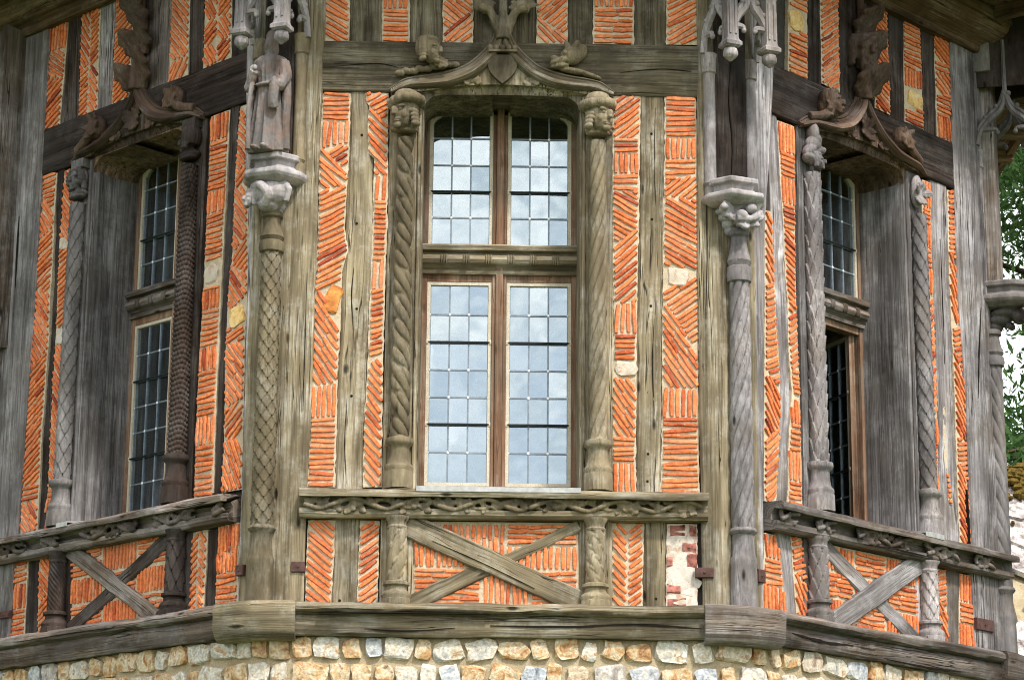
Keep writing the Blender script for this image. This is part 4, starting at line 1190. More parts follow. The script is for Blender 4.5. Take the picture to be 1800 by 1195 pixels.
    for s in (-1, 1):
        a, b = sorted((c + s * .071, c + s * (HW - .061)))
        light(win, f, a, b, Z_GM0, Z_GT, up, (3,), rounded=s)
        om_ = None
        if f == 'R' and s > 0:
            hp = Vector((c + HW - .035, -WD + .03, 0)); om_ = Matrix.Translation(hp) @ Matrix.Rotation(R_(-112), 4, 'Z') @ Matrix.Translation(-hp)
        light(win, f, a, b, Z_LT0, Z_LT1, lo, (2, 5), om_)
        if om_:
            mb = MB(); yy = -WD
            for q in ((a - .06, a - .0222), (b + .0222, b + .05)): box(mb, q[0], q[1], yy - .024, yy + .02, Z_LT0 - .055, Z_LT1 + .055)
            box(mb, a - .022, b + .022, yy - .0235, yy + .02, Z_LT1 + .0222, Z_LT1 + .0545); box(mb, a - .022, b + .022, yy - .0235, yy + .02, Z_LT0 - .0545, Z_LT0 - .0222)
            tag(build(mb, 'casement', W_FR, win, FM[f] @ om_, smooth=False), 'casement standing open into the dark room')
    # lead sheet on the sill
    mb = MB(); sweep_u(mb, *{'F': (c - HW, c + HW), 'L': (c - HW, c - HW + .12), 'R': (c + HW - .1, c + HW + .12)}[f], [(WD + .02, Z_ST + .002), (.12, Z_ST - .004 + .012), (.15, Z_ST + .006), (.152, Z_ST - .018), (.157, Z_ST - .016), (.156, Z_ST + .016), (.1, Z_ST + .022), (WD + .02, Z_WB - .004)], jit=.003)
    build(mb, 'lead_flashing', M_FLASH, tower, FM[f], sharp=30)
    # columns
    zc0, zc1 = zf(246, .07), Z_LB - .006     # capital
    zb1 = zf(770, .07); zr = zf(858, .07)
    PAT = {('F', -1): (leafrope(2, .215, .015, 1), C_OL), ('F', 1): (rope(5, .15, .019, -1, .0), C_OL), ('L', -1): (scales(5, .07, .015), C_MG), ('L', 1): (weave(16, .034, .016), C_DK),
           ('R', -1): (scales(6, .10, .018, True), C_GR), ('R', 1): (scales(5, .065, .014), C_GR)}
    for s in (-1, 1):
        hfun, mt = PAT[(f, s)]; cx = c + s * .629; cy = -.045; r = .05
        mb = MB(); lathe(mb, cx, cy, shaft_rows(zb1, zc0 + .005, r + .003, r - .004), 80, hfun)
        col = build(mb, 'column', mt, tower, FM[f], sharp=60)
        hh = zb1 - zr
        mb = MB(); lathe(mb, cx, cy, [(zr - .01, .098, 1), (zr + .02, .098, 1), (zr + hh * .30, .096, 1), (zr + hh * .33, .088), (zr + hh * .38, .094), (zr + hh * .43, .090), (zr + hh * .47, .076), (zr + hh * .6, .068), (zr + hh * .78, .066), (zr + hh * .82, .072), (zr + hh * .86, .088), (zr + hh * .91, .092), (zr + hh * .97, .088), (zr + hh * 1.0, .062), (zr + hh * 1.03, .058)], 32)
        build(mb, 'column_base', mt, col, FM[f], sharp=40)
        mb = MB(); hs = zc1 - zc0
        if f == 'F':
            head(mb, (cx + s * .006, cy - .025, zc0 + hs * .52), hs * .72, yaw=-s * -.75 if s > 0 else -.75, hat='roll' if s < 0 else 'roll'); bust(mb, (cx, cy, zc0 + hs * .56), hs * .50, 0)
            ellipsoid(mb, (cx, cy + .0, zc1 - .03), (.085, .06, .05))
        elif f == 'L':
            head(mb, (cx, cy - .012, zc0 + hs * .54), hs * .52, yaw=.1 if s < 0 else -1.2, hat='hood' if s < 0 else 'hair'); bust(mb, (cx, cy, zc0 + hs * .55), hs * .5, 0); box(mb, cx - .07, cx + .07, cy - .03, .03, zc0 + hs * .8, zc1)
        elif s < 0:
            head(mb, (cx + .01, cy - .04, zc0 + hs * .26), hs * .36, yaw=.5, hat='hair')
            for q, (dx, dz, rx, rz) in enumerate(((0, .62, .075, .06), (.02, .75, .06, .05), (-.04, .5, .04, .07), (.05, .52, .035, .08), (0, .88, .08, .04), (-.05, .3, .03, .05))): ellipsoid(mb, (cx + dx, cy - .01, zc0 + hs * dz), (rx, .05, rz), (0, q * .4, 0))
        else:
            foliage(mb, (cx, cy - .01, zc0 + hs * .5), .11, 30, 5, (.7, .5, 1.2)); ellipsoid(mb, (cx, cy + .01, zc0 + hs * .55), (.06, .04, .13))
        carve(mb, 'carved_capital', mt, col, FM[f], .0042, 0, .003)
    # ogee hood on the lintel
    S = 275.0
    half = [(-.735, .012), (-.62, .055), (-.46, .07), (-.33, .095), (-.21, .15), (-.11, .24), (-.045, .33), (-.02, .42)]
    hp = [(c + a, Z_LB + b) for a, b in half]
    prof = [(-.5, 0), (-.5, .35), (-.38, .5), (-.3, .42), (-.1, .55), (.12, .95), (.3, 1.0), (.42, .85), (.5, .6), (.5, 0)]
    mb = MB()
    for s in (-1, 1):
        pts = [(c + s * (p[0] - c) * 1.0, p[1]) for p in hp]
        sp = spline(pts, 8)
        if s > 0: pr = [(-a, b) for a, b in prof]
        else: pr = prof
        N = len(sp) - 1
        band(mb, [(p[0], p[1] - .012 * (1 - min(1, i / N / .25)), float(np.interp(i / N, [0, .12, .4, .8, 1], [.045, .085, .12, .10, .07])), float(np.interp(i / N, [0, .15, .5, 1], [.05, .085, .10, .07]))) for i, p in enumerate(sp)], pr, .012)
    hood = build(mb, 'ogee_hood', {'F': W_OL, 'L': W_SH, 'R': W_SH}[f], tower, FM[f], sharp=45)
    # field below the ogee
    mb = MB(); V = []; sp = spline([(p[0], p[1]) for p in hp], 6)
    P = [p for p in sp] + [(2 * c - p[0], p[1]) for p in sp[::-1]]
    low = [(p[0], Z_LB - .003) for p in (P[0], P[-1])]
    FD = .05
    lowz = [Z_LB - .004 + .056 * max(0, 1 - ((p[0] - c) / .53) ** 2) for p in P]
    V = [(p[0], -FD, max(p[1], q + .004)) for p, q in zip(P, lowz)] + [(p[0], -FD, q) for p, q in zip(P, lowz)]
    n = len(P); F = [(i, i + 1, n + i + 1, n + i) for i in range(n - 1)]
    V += [(p[0], -.02, q) for p, q in zip(P, lowz)] + [(p[0], .0, Z_LB - .004) for p in P]
    F += [(k * n + i, k * n + i + 1, (k + 1) * n + i + 1, (k + 1) * n + i) for k in (1, 2) for i in range(n - 1)]
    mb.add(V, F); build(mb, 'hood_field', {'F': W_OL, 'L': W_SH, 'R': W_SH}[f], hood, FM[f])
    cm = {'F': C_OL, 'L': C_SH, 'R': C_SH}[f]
    mb = MB()
    for s in (-1, 1): foliage(mb, (c + s * .2, -FD - .004, Z_LB + .075), .07, 22, 3 if s < 0 else 9, (1.3, .4, .45))
    if f != 'F': foliage(mb, (c, -FD - .004, Z_LB + .15), .11, 26, 4, (.8, .4, 1.0))
    carve(mb, 'carved_leaves', cm, hood, FM[f], .006, 1, .003)
    if f == 'F':
        mb = MB(); n = 10; out_ = []
        for k in range(n + 1):
            t = k / n; out_.append((.095 * (1 - max(0, (t - .35) / .65) ** 1.8), .20 - .20 * t))
        for side in (0,):
            V = []; m = len(out_)
            rowsV = []
            for w, z in out_:
                for q in range(9):
                    x = -w + 2 * w * q / 8; rel = 1 - (x / .11) ** 2
                    dd = .078 + .016 * rel
                    if z > .11 and (abs(abs(x) - .045) < .02 and abs(z - .155) < .025): dd += .008
                    if z < .11 and int(z / .018) % 2: dd -= .004
                    rowsV.append((c + x, -dd, Z_LB + .045 + z * 1.0))
            F = [(i * 9 + q, i * 9 + q + 1, (i + 1) * 9 + q + 1, (i + 1) * 9 + q) for i in range(m - 1) for q in range(8)]
            edge = [i * 9 for i in range(m)] + [(i * 9 + 8) for i in range(m - 1, -1, -1)]
            o = len(rowsV); rowsV += [(rowsV[e][0], -.04, rowsV[e][2]) for e in edge]
            F += [(edge[i], edge[(i + 1) % len(edge)], o + (i + 1) % len(edge), o + i) for i in range(len(edge))]
            mb.add(rowsV, F)
        build(mb, 'shield', C_OD, hood, FM[f], sharp=30)
        mb = MB()
        box(mb, c - .092, c + .092, -.11, -.03, Z_LB + .262, Z_LB + .278)
        for k in range(5): ellipsoid(mb, (c - .08 + .04 * k, -.095, Z_LB + .292), (.018, .018, .022))
        build(mb, 'coronet', C_OL, hood, FM[f])
    # stem and leaves of the finial on the middle stud
    mb = MB()
    z1 = Z_LT + .95
    tube(mb, [(c, -.07, Z_LB + .36), (c, -.07, Z_LT + .1), (c, -.05, Z_LT + .3), (c, -.03, z1)], [.05, .034, .03, .028], 8)
    if f == 'F':
        for s in (-1, 1):
            tube(mb, spline([(c + s * .02, -.04, Z_LT + .02), (c + s * .05, -.06, Z_LT + .12), (c + s * .09, -.09, Z_LT + .2), (c + s * .16, -.10, Z_LT + .22)], 4), [.03] * 12 + [.025], 7)
            foliage(mb, (c + s * .13, -.05, Z_LT + .25), .10, 22, 11 + s, (1.0, .6, .8))
    else:
        if f == 'R': head(mb, (c - .02, -.06, Z_LT + .36), .26, yaw=-.3, hat='hair', beard=True)
        for bx, bz, dx, dz, ln, wd, cu in ((-.02, .10, -.55, 1, .30, .09, .5), (.03, .12, .5, 1, .36, .11, .6), (0, .34, -.35, 1, .30, .10, .7), (.02, .38, .45, 1, .34, .12, .7), (0, .55, 0, 1, .36, .13, .9)):
            leaf(mb, (c + bx, -.05, Z_LT - .1 + bz), (dx * (.55 if f == 'R' else 1), -.35, dz), (0, -1, .25), ln, wd, cu, 3, .035)
    carve(mb, 'carved_finial', cm, hood, FM[f], .007, 1, .005)
    # crockets riding on the hood
    if f == 'F':
        mb = MB(); u0, z0 = c - .475, Z_LB + .275
        head(mb, (u0, -.085, z0 - .01), .195, yaw=.9, hat='hair', beard=False)
        leaf(mb, (u0 + .03, -.10, z0 - .06), (.75, -.2, -.6), (0, -1, .2), .12, .05, .2)
        for k in range(9): ellipsoid(mb, (u0 - .20 + .045 * k, -.05, z0 - .155 + .008 * k + .008 * (k % 2)), (.036, .03, .022), (0, .3 * (k % 2), 0))
        carve(mb, 'bearded_head_crocket', cm, hood, FM[f], .0045, 0, .004)
        mb = MB(); u0, z0 = c + .455, Z_LB + .245
        for p, r, rot in (((0, -.05, .03), (.085, .06, .075), (0, 0, 0)), ((-.09, -.07, -.02), (.08, .045, .03), (0, -.3, 0)), ((-.09, -.065, -.06), (.075, .04, .02), (0, -.15, 0)), ((.03, -.05, .11), (.03, .04, .055), (0, .5, 0)), ((-.03, -.06, .10), (.025, .035, .05), (0, -.3, 0)),
                          ((.07, -.04, .06), (.05, .04, .07), (0, .4, 0)), ((-.05, -.1, .04), (.022, .02, .018), (0, 0, 0)), ((-.13, -.085, .0), (.03, .03, .022), (0, 0, 0)), ((.02, -.05, -.09), (.13, .035, .024), (0, .15, 0)), ((.14, -.045, -.12), (.10, .03, .018), (0, .3, 0))):
            ellipsoid(mb, (u0 + p[0] * .88, p[1] * .88, z0 - .01 + p[2] * .88), [q * .88 for q in r], rot)
        carve(mb, 'dragon_crocket', cm, hood, FM[f], .0055, 1, .007)
    else:
        for s in (-1, 1):
            mb = MB(); u0, z0 = c + s * .44, Z_LB + .19
            foliage(mb, (u0, -.07, z0), .11, 20, 30 + s, (.8, .9, .9)); ellipsoid(mb, (u0, -.05, z0), (.09, .07, .09)); tube(mb, spline([(u0 + s * .22, -.05, z0 - .12), (u0 + s * .1, -.08, z0 - .09), (u0, -.09, z0 - .02)], 4), .035, 8)
            if f == 'R' and s < 0: head(mb, (u0, -.09, z0 + .03), .18, yaw=.4, hat='hair')
            carve(mb, 'leaf_crocket', cm, hood, FM[f], .007, 1, .006)
for f in FAC: window_bay(f)

# ------------------------------------------------------------------ vine along the sill beams
for f in FAC:
    sill, zb, zt, u0, u1 = SILL[f]; mid = (zb + zt) / 2 - .002; h = zt - zb
    ph = random.uniform(0, 6)
    if f == 'F': spans = [(u0 + .03, u1 - .04)]
    else: spans = [(UC[f] - 1.35, UC[f] - .95), (UC[f] - .75, UC[f] - .55), (UC[f] - .3, UC[f] + .3), (UC[f] + .5, UC[f] + .9), (UC[f] + 1.1, UC[f] + 1.35)]
    rnd = random.Random(5 + ord(f[0]))
    for a, b in spans:
        a, b = max(a, u0 + .03), min(b, u1 - .03)
        if b - a < .08: continue
        n = int((b - a) / .02); mb = MB()
        tube(mb, [(a + (b - a) * i / n, -.10 - .012 * math.sin(i * .9), mid + h * .19 * math.sin((a + (b - a) * i / n) * 15 + ph)) for i in range(n + 1)], .017, 6)
        tube(mb, [(a + (b - a) * i / n, -.09 - .010 * math.cos(i * .8), mid - h * .15 * math.sin((a + (b - a) * i / n) * 15 + ph + .7)) for i in range(n + 1)], .012, 5)
        k = a + .04
        while k < b - .02:
            s = -1 if math.sin(k * 15 + ph) > 0 else 1
            zc = mid + s * h * .10
            w = rnd.uniform(.035, .06)
            for q in range(3):
                an = rnd.uniform(-.9, .9)
                leaf(mb, (k + w * .3 * (q - 1), -.09, zc), (math.cos(an + q * 1.6), -.2, math.sin(an + q * 1.6)), (0, -1, 0), w * 1.5, w * .5, .5, 2, .022)
            if rnd.random() < .15: ellipsoid(mb, (k, -.10, zc), (.022, .018, .022), (0, 0, 0), 8, 6)
            k += rnd.uniform(.06, .09)
        carve(mb, 'vine_carving', C_OL if f == 'F' else C_BG, sill, FM[f], .0055, 1, .004)

# ------------------------------------------------------------------ short colonettes under the sills
def colonette(f, x0, y0, x1, y1, hfun, mat, wmat):
    (ua, za), (ub, zb_) = uz(f, x0, y0, .03), uz(f, x1, y1, .03)
    cx = (ua + ub) / 2; z1, z0 = Z_SB + .01, Z_BT - .004; h = z1 - z0
    strip_bar(tower, 'colonette_board', f, [(cx - .105, z1, cx + .105, z1), (cx - .108, z0, cx + .108, z0)], .012, -.05, wmat, px=False)
    mb = MB(); r = .056; cy = -.055
    lathe(mb, cx, cy, shaft_rows(z0 + h * .27, z1 - h * .14, r, r), 72, hfun)
    col = build(mb, 'colonette', mat, tower, FM[f], sharp=60)
    mb = MB(); lathe(mb, cx, cy, [(z0 - .002, .098, 1), (z0 + h * .06, .098, 1), (z0 + h * .07, .09), (z0 + h * .10, .096), (z0 + h * .13, .09), (z0 + h * .16, .07), (z0 + h * .20, .068), (z0 + h * .22, .085), (z0 + h * .25, .084), (z0 + h * .27, .06), (z0 + h * .28, .05)], 32)
    build(mb, 'colonette_base', mat, col, FM[f], sharp=40); mb = MB()
    lathe(mb, cx, cy, [(z1 - h * .15, .05), (z1 - h * .14, .064), (z1 - h * .12, .066), (z1 - h * .10, .058), (z1 - h * .06, .062), (z1 - h * .03, .078, 1), (z1 - .001, .08, 1)], 32)
    build(mb, 'colonette_capital', mat, col, FM[f], sharp=40)
colonette('F', 700, 925, 694, 1062, rope(4, .16, .018, -1, .010), C_OL, W_OL)
colonette('F', 1046, 925, 1047, 1066, rope(5, .12, .015, 1, .010), C_OL, W_OL)
colonette('L', 108, 972, 102, 1112, rope(12, .036, .014, 1), C_DK, W_DK)
colonette('L', 316, 936, 310, 1082, scales(6, .08, .016), C_DK, W_DK)
colonette('R', 1428, 955, 1440, 1088, scales(6, .08, .018, True), C_GR, W_BG)
colonette('R', 1624, 996, 1634, 1130, scales(6, .055, .014), C_GR, W_GR)

# ================================================================== corner columns, pedestals, canopies
def corner_frame(v):
    p, o = vertex(v)
    t = Vector((-o.y, o.x, 0))              # to the right seen from outside
    return Matrix(((t.x, -o.x, 0, p.x), (t.y, -o.y, 0, p.y), (0, 0, 1, Z0), (0, 0, 0, 1)))   # x right, -y outwards
def corner_column(v, hfun, mat, shift=0.0, style=0):
    M = corner_frame(v); zq = lambda y: zf(y, .05, 480 if v != 'V2' else 1300); cy = {'V1': -.005, 'V2': -.005}.get(v, -.015); sx = {'V2': .03}.get(v, 0.0)
    if v == 'V2': ys = dict(ped1=318, ped2=357, corb=402, ring=410, neck=466, cap=492, base=930, pl=985, bot=1068)
    else: ys = dict(ped1=275, ped2=318, corb=372, ring=378, neck=422, cap=440, base=926, pl=985, bot=1062)
    z = {k: zq(y) for k, y in ys.items()}; po = 0.0; Mq = M @ Matrix.Translation((.10, 0, 0)) if v == 'V3' else M
    if v == 'V3':
        po = -.17
        for k in ('ped1', 'ped2', 'corb', 'ring', 'neck', 'cap'): z[k] -= .16
    mb = MB(); r0, r1 = .056, .066
    lathe(mb, sx, cy, shaft_rows(z['base'], z['cap'], r1, r0), 84, hfun)
    col = build(mb, 'corner_column', mat, tower, M, sharp=60)
    mb = MB(); b, p, q = z['base'], z['pl'], z['bot']; h = b - p
    lathe(mb, sx, cy, [(q, .088, 1), (p - .06, .086, 1), (p - .03, .082), (p, .086), (p + h * .1, .082), (p + h * .2, .074), (p + h * .6, .066), (p + h * .85, .068), (b - .012, .086), (b - .004, .088), (b + .012, .08), (b + .02, .066)], 36)
    build(mb, 'column_base', mat, col, M, sharp=40)
    mb = MB(); n0, n1, n2 = z['cap'], z['neck'], z['corb']; h = n1 - n0; g = n2 - n1
    lathe(mb, sx, cy, [(n0 - .012, .06), (n0, .078), (n0 + h * .4, .084), (n1 - .004, .078), (n1 + .004, .066), (n1 + g * .15, .080), (n1 + g * .22, .074), (n1 + g * .55, .056), (n1 + g * .8, .052), (n1 + g * .86, .068), (n1 + g * .95, .07), (n2 + .01, .06)], 36)
    build(mb, 'column_neck', mat, col, M, sharp=40)
    if v == 'V0':
        mb = MB(); bar(mb, (-.12, .42), (.12, .42), (-.12, Z_EAVE + .1), (.12, Z_EAVE + .1), .15, -.05, jit=.005)
        build(mb, 'corner_board', W_BG, tower, M); return M, z
    # pedestal: two moulded slabs on a carved corbel
    mb = MB(); pm = C_PA if v in ('V1', 'V2') else C_MG
    top, bot = z['ped1'], z['ped2']; h = top - bot
    def slab(rows):
        V, F = [], []; base = [(-1, .25), (-1, -.35), (-.55, -1), (.55, -1), (1, -.35), (1, .25)]
        for zz, s in rows:
            for x, yv in base: V.append((x * s, .05 + po + yv * s * 1.15 if yv < 0 else .08, zz))
        m = 6
        for i in range(len(rows) - 1):
            for k in range(m): F.append((i * m + k, i * m + (k + 1) % m, (i + 1) * m + (k + 1) % m, (i + 1) * m + k))
        F.append(tuple(range(m - 1, -1, -1))); F.append(tuple((len(rows) - 1) * m + k for k in range(m)))
        mb.add(V, F)
    slab([(bot - .03, .15), (bot, .20), (bot + h * .12, .212), (bot + h * .28, .208), (bot + h * .36, .17), (bot + h * .5, .145), (bot + h * .68, .15), (bot + h * .74, .178), (bot + h * .94, .18), (top, .165)])
    ped = build(mb, 'pedestal', pm, tower, Mq, sharp=28)
    bvm = ped.modifiers.new('worn', 'BEVEL'); bvm.width = .006; bvm.segments = 2; bvm.limit_method = 'ANGLE'
    mb = MB(); c0, c1 = z['corb'], bot - .01; hh = c1 - c0
    for t_, rr in ((0.0, .055), (.25, .075), (.5, .10), (.75, .125), (1, .14)): ellipsoid(mb, (0, .03 + po * t_, c0 + hh * t_), (rr, rr * .9, hh * .22))
    if v == 'V1':                            # crouching figure
        ellipsoid(mb, (.02, -.06, c0 + hh * .58), (.115, .10, hh * .46)); ellipsoid(mb, (.0, -.07, c0 + hh * .2), (.07, .07, hh * .25))
        head(mb, (-.115, -.105, c0 + hh * .42), .12, yaw=-.5, hat='hair')
        tube(mb, [(.10, -.06, c1 - .02), (.145, -.075, c0 + hh * .65), (.125, -.07, c0 + hh * .25)], [.032, .026, .02], 8)
        tube(mb, spline([(-.06, -.12, c1 - .03), (.0, -.165, c0 + hh * .7), (.04, -.16, c0 + hh * .4), (.0, -.13, c0 + hh * .12)], 4), [.03] * 13, 8)
        ellipsoid(mb, (-.06, -.10, c0 + hh * .8), (.06, .05, .04))
    else:
        foliage(mb, (0, -.05 + po, c0 + hh * .6), .17, 34, 21, (.95, .75, .5))
        for x, zz, rr in ((-.01, .42, .042), (.06, .74, .04), (-.14, .66, .03)): ellipsoid(mb, (x, -.125 + po, c0 + hh * zz), (rr, rr, rr * .9))
        tube(mb, spline([(.15, -.09, c0 + hh * .7), (.06, -.14, c0 + hh * .32), (-.05, -.13, c0 + hh * .25)], 4), .024, 7)
    carve(mb, 'carved_corbel', pm, ped, Mq, .0055, 1, .004)
    # niche colonettes
    zn = zq({'V2': 128}.get(v, 92)); nm = C_GR if v != 'V1' else C_OL
    for s in (-1, 1):
        mb = MB(); x = s * .152; y = .034
        lathe(mb, x, y, [(top - .15, .042, 1), (top - .06, .042, 1), (top - .04, .036), (top - .02, .048), (top, .041)] + [(top + (zn - top) * k / 20, .04) for k in range(1, 20)] + [(zn - .01, .04), (zn, .05), (zn + .012, .046), (zn + .03, .048), (zn + .11, .054, 1), (zn + .13, .058, 1)], 20)
        build(mb, 'niche_colonette', nm, tower, Mq, sharp=40)
    mb = MB(); g = random.uniform(0, 50); n = 30; V, G, F = [], [], []      # back of the niche
    hw, yo = (.115, .006) if v in ('V1', 'V2') else (.10, -.085)
    for i in range(n + 1):
        zz = top - .12 + (Z_EAVE + .1 - top + .12) * i / n
        pr = [(-hw, .09), (-hw, yo + .012), (-hw + .012, yo), (-.04, yo + .003), (.04, yo + .003), (hw - .012, yo), (hw, yo + .012), (hw, .09)]
        for x, y in pr: V.append((x + .004 * ns(zz * 4, x * 9, g), y + .003 * ns(zz * 5, x * 9, g + 3), zz)); G.append((x + g, y + g, zz))
    for i in range(n):
        for q in range(7): F.append((i * 8 + q, i * 8 + q + 1, i * 8 + q + 9, i * 8 + q + 8))
    F.append(tuple(range(7, -1, -1))); mb.add(V, F, G)
    build(mb, 'niche_back', W_DK if v in ('V1', 'V2') else W_BG, tower, Mq, sharp=30)
    # canopy with hanging pendants
    zp = zq({'V2': 106}.get(v, 76)) + (.06 if v == 'V3' else 0); mb = MB(); can_m = C_GR if v in ('V1', 'V2') else C_MG
    zt_ = zp + 1.1
    box(mb, -.21, .21, -.10, .1, zp + .62, zt_)
    can = build(mb, 'canopy', can_m, tower, Mq, smooth=False)
    PP = [(-.145, -.25 + po), (.145, -.25 + po)]
    PB = [(-.20, .02), (.20, .02)]
    for x, y in PP:
        mb = MB()
        V, F = [], []
        for zz, s in ((zp - .012, .042), (zp, .058), (zp + .024, .058), (zp + .04, .044), (zp + .06, .040), (zp + .36, .038), (zp + .39, .048), (zp + .46, .024), (zp + .8, .016)):
            for a in range(4):
                an = math.pi / 4 + a * math.pi / 2; V.append((x + s * 1.414 * math.cos(an), y + s * 1.414 * math.sin(an), zz))
        for i in range(8):
            for a in range(4): F.append((i * 4 + a, i * 4 + (a + 1) % 4, i * 4 + 4 + (a + 1) % 4, i * 4 + 4 + a))
        F.append((3, 2, 1, 0)); mb.add(V, F)
        for s in (-1, 1): box(mb, x + s * .02 - .007, x + s * .02 + .007, y - .047, y - .02, zp + .08, zp + .33)
        pd = build(mb, 'pendant', can_m, can, Mq, sharp=20)
        mb = MB(); ellipsoid(mb, (x, y, zp - .045), (.05, .05, .05)); rnd = random.Random(int(x * 1e4))
        for k in range(12):
            a = k * math.pi / 6; ellipsoid(mb, (x + .036 * math.cos(a), y + .036 * math.sin(a), zp - .035 - .02 * (k % 2)), (.014, .014, .02))
        ellipsoid(mb, (x, y, zp - .088), (.018, .018, .016))
        carve(mb, 'pendant_boss', can_m, can, Mq, .005, 0, .003)
    def arch(a, b, apex, zs, w=.028, cusp=True):
        mb = MB(); a, b = Vector(a), Vector(b); mid = (a + b) / 2
        for p in (a, b):
            q = mid - p
            pts = spline([(p.x, p.y, zs), (p.x + q.x * .12, p.y + q.y * .12, zs + (apex - zs) * .30), (p.x + q.x * .42, p.y + q.y * .42, zs + (apex - zs) * .58), (p.x + q.x * .8, p.y + q.y * .8, zs + (apex - zs) * .82), (mid.x, mid.y, apex + .06)], 5)
            tube(mb, pts, [w] * len(pts), 6)
            tube(mb, [(x, y, zz + .045) for x, y, zz in pts[3:]], [w * .8] * (len(pts) - 3), 6)
            if cusp:
                cp = spline([pts[6], (p.x + q.x * .62, p.y + q.y * .62, zs + (apex - zs) * .36), (p.x + q.x * .70, p.y + q.y * .70, zs + (apex - zs) * .28)], 4)
                tube(mb, cp, [w * .9, w * .9, w * .85, w * .8, w * .75, w * .7, w * .65, w * .6, w * .5], 6)
                ellipsoid(mb, cp[-1], (.02, .02, .02), (0, 0, 0), 7, 5)
            for k in (8, 13, 18):
                if k < len(pts): ellipsoid(mb, (pts[k][0], pts[k][1] - .01, pts[k][2] + .06), (.026, .022, .022), (0, .4, 0), 7, 5)
        tube(mb, [(mid.x, mid.y, apex), (mid.x, mid.y, apex + .5)], [.02, .014], 6)
        build(mb, 'canopy_arch', can_m, can, Mq, sharp=50)
    A = [(x, y, 0) for x, y in PP]; B = [(x, y, 0) for x, y in PB]
    arch(A[0], A[1], zp + .36, zp + .04)
    arch(B[0], A[0], zp + .36, zp + .04, .024); arch(A[1], B[1], zp + .36, zp + .04, .024)
    # dark vault panels behind the tracery
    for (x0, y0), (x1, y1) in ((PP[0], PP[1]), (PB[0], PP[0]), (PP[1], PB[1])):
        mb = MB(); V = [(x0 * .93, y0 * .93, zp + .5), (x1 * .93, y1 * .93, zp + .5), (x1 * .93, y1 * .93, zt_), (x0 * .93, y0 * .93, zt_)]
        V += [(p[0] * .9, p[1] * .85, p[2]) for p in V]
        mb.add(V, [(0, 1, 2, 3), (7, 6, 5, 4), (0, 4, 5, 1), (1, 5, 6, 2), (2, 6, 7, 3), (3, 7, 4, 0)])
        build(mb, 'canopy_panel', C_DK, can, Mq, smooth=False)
    return M, z
M1, ZV1 = corner_column('V1', scales(6, .048, .013), C_OL)
M2, ZV2 = corner_column('V2', rope(6, .16, .022, -1, .0), C_GR)
corner_column('V3', rope(6, .15, .012, 1, .0), C_MG)
corner_column('V0', scales(8, .052, .014), C_BG)

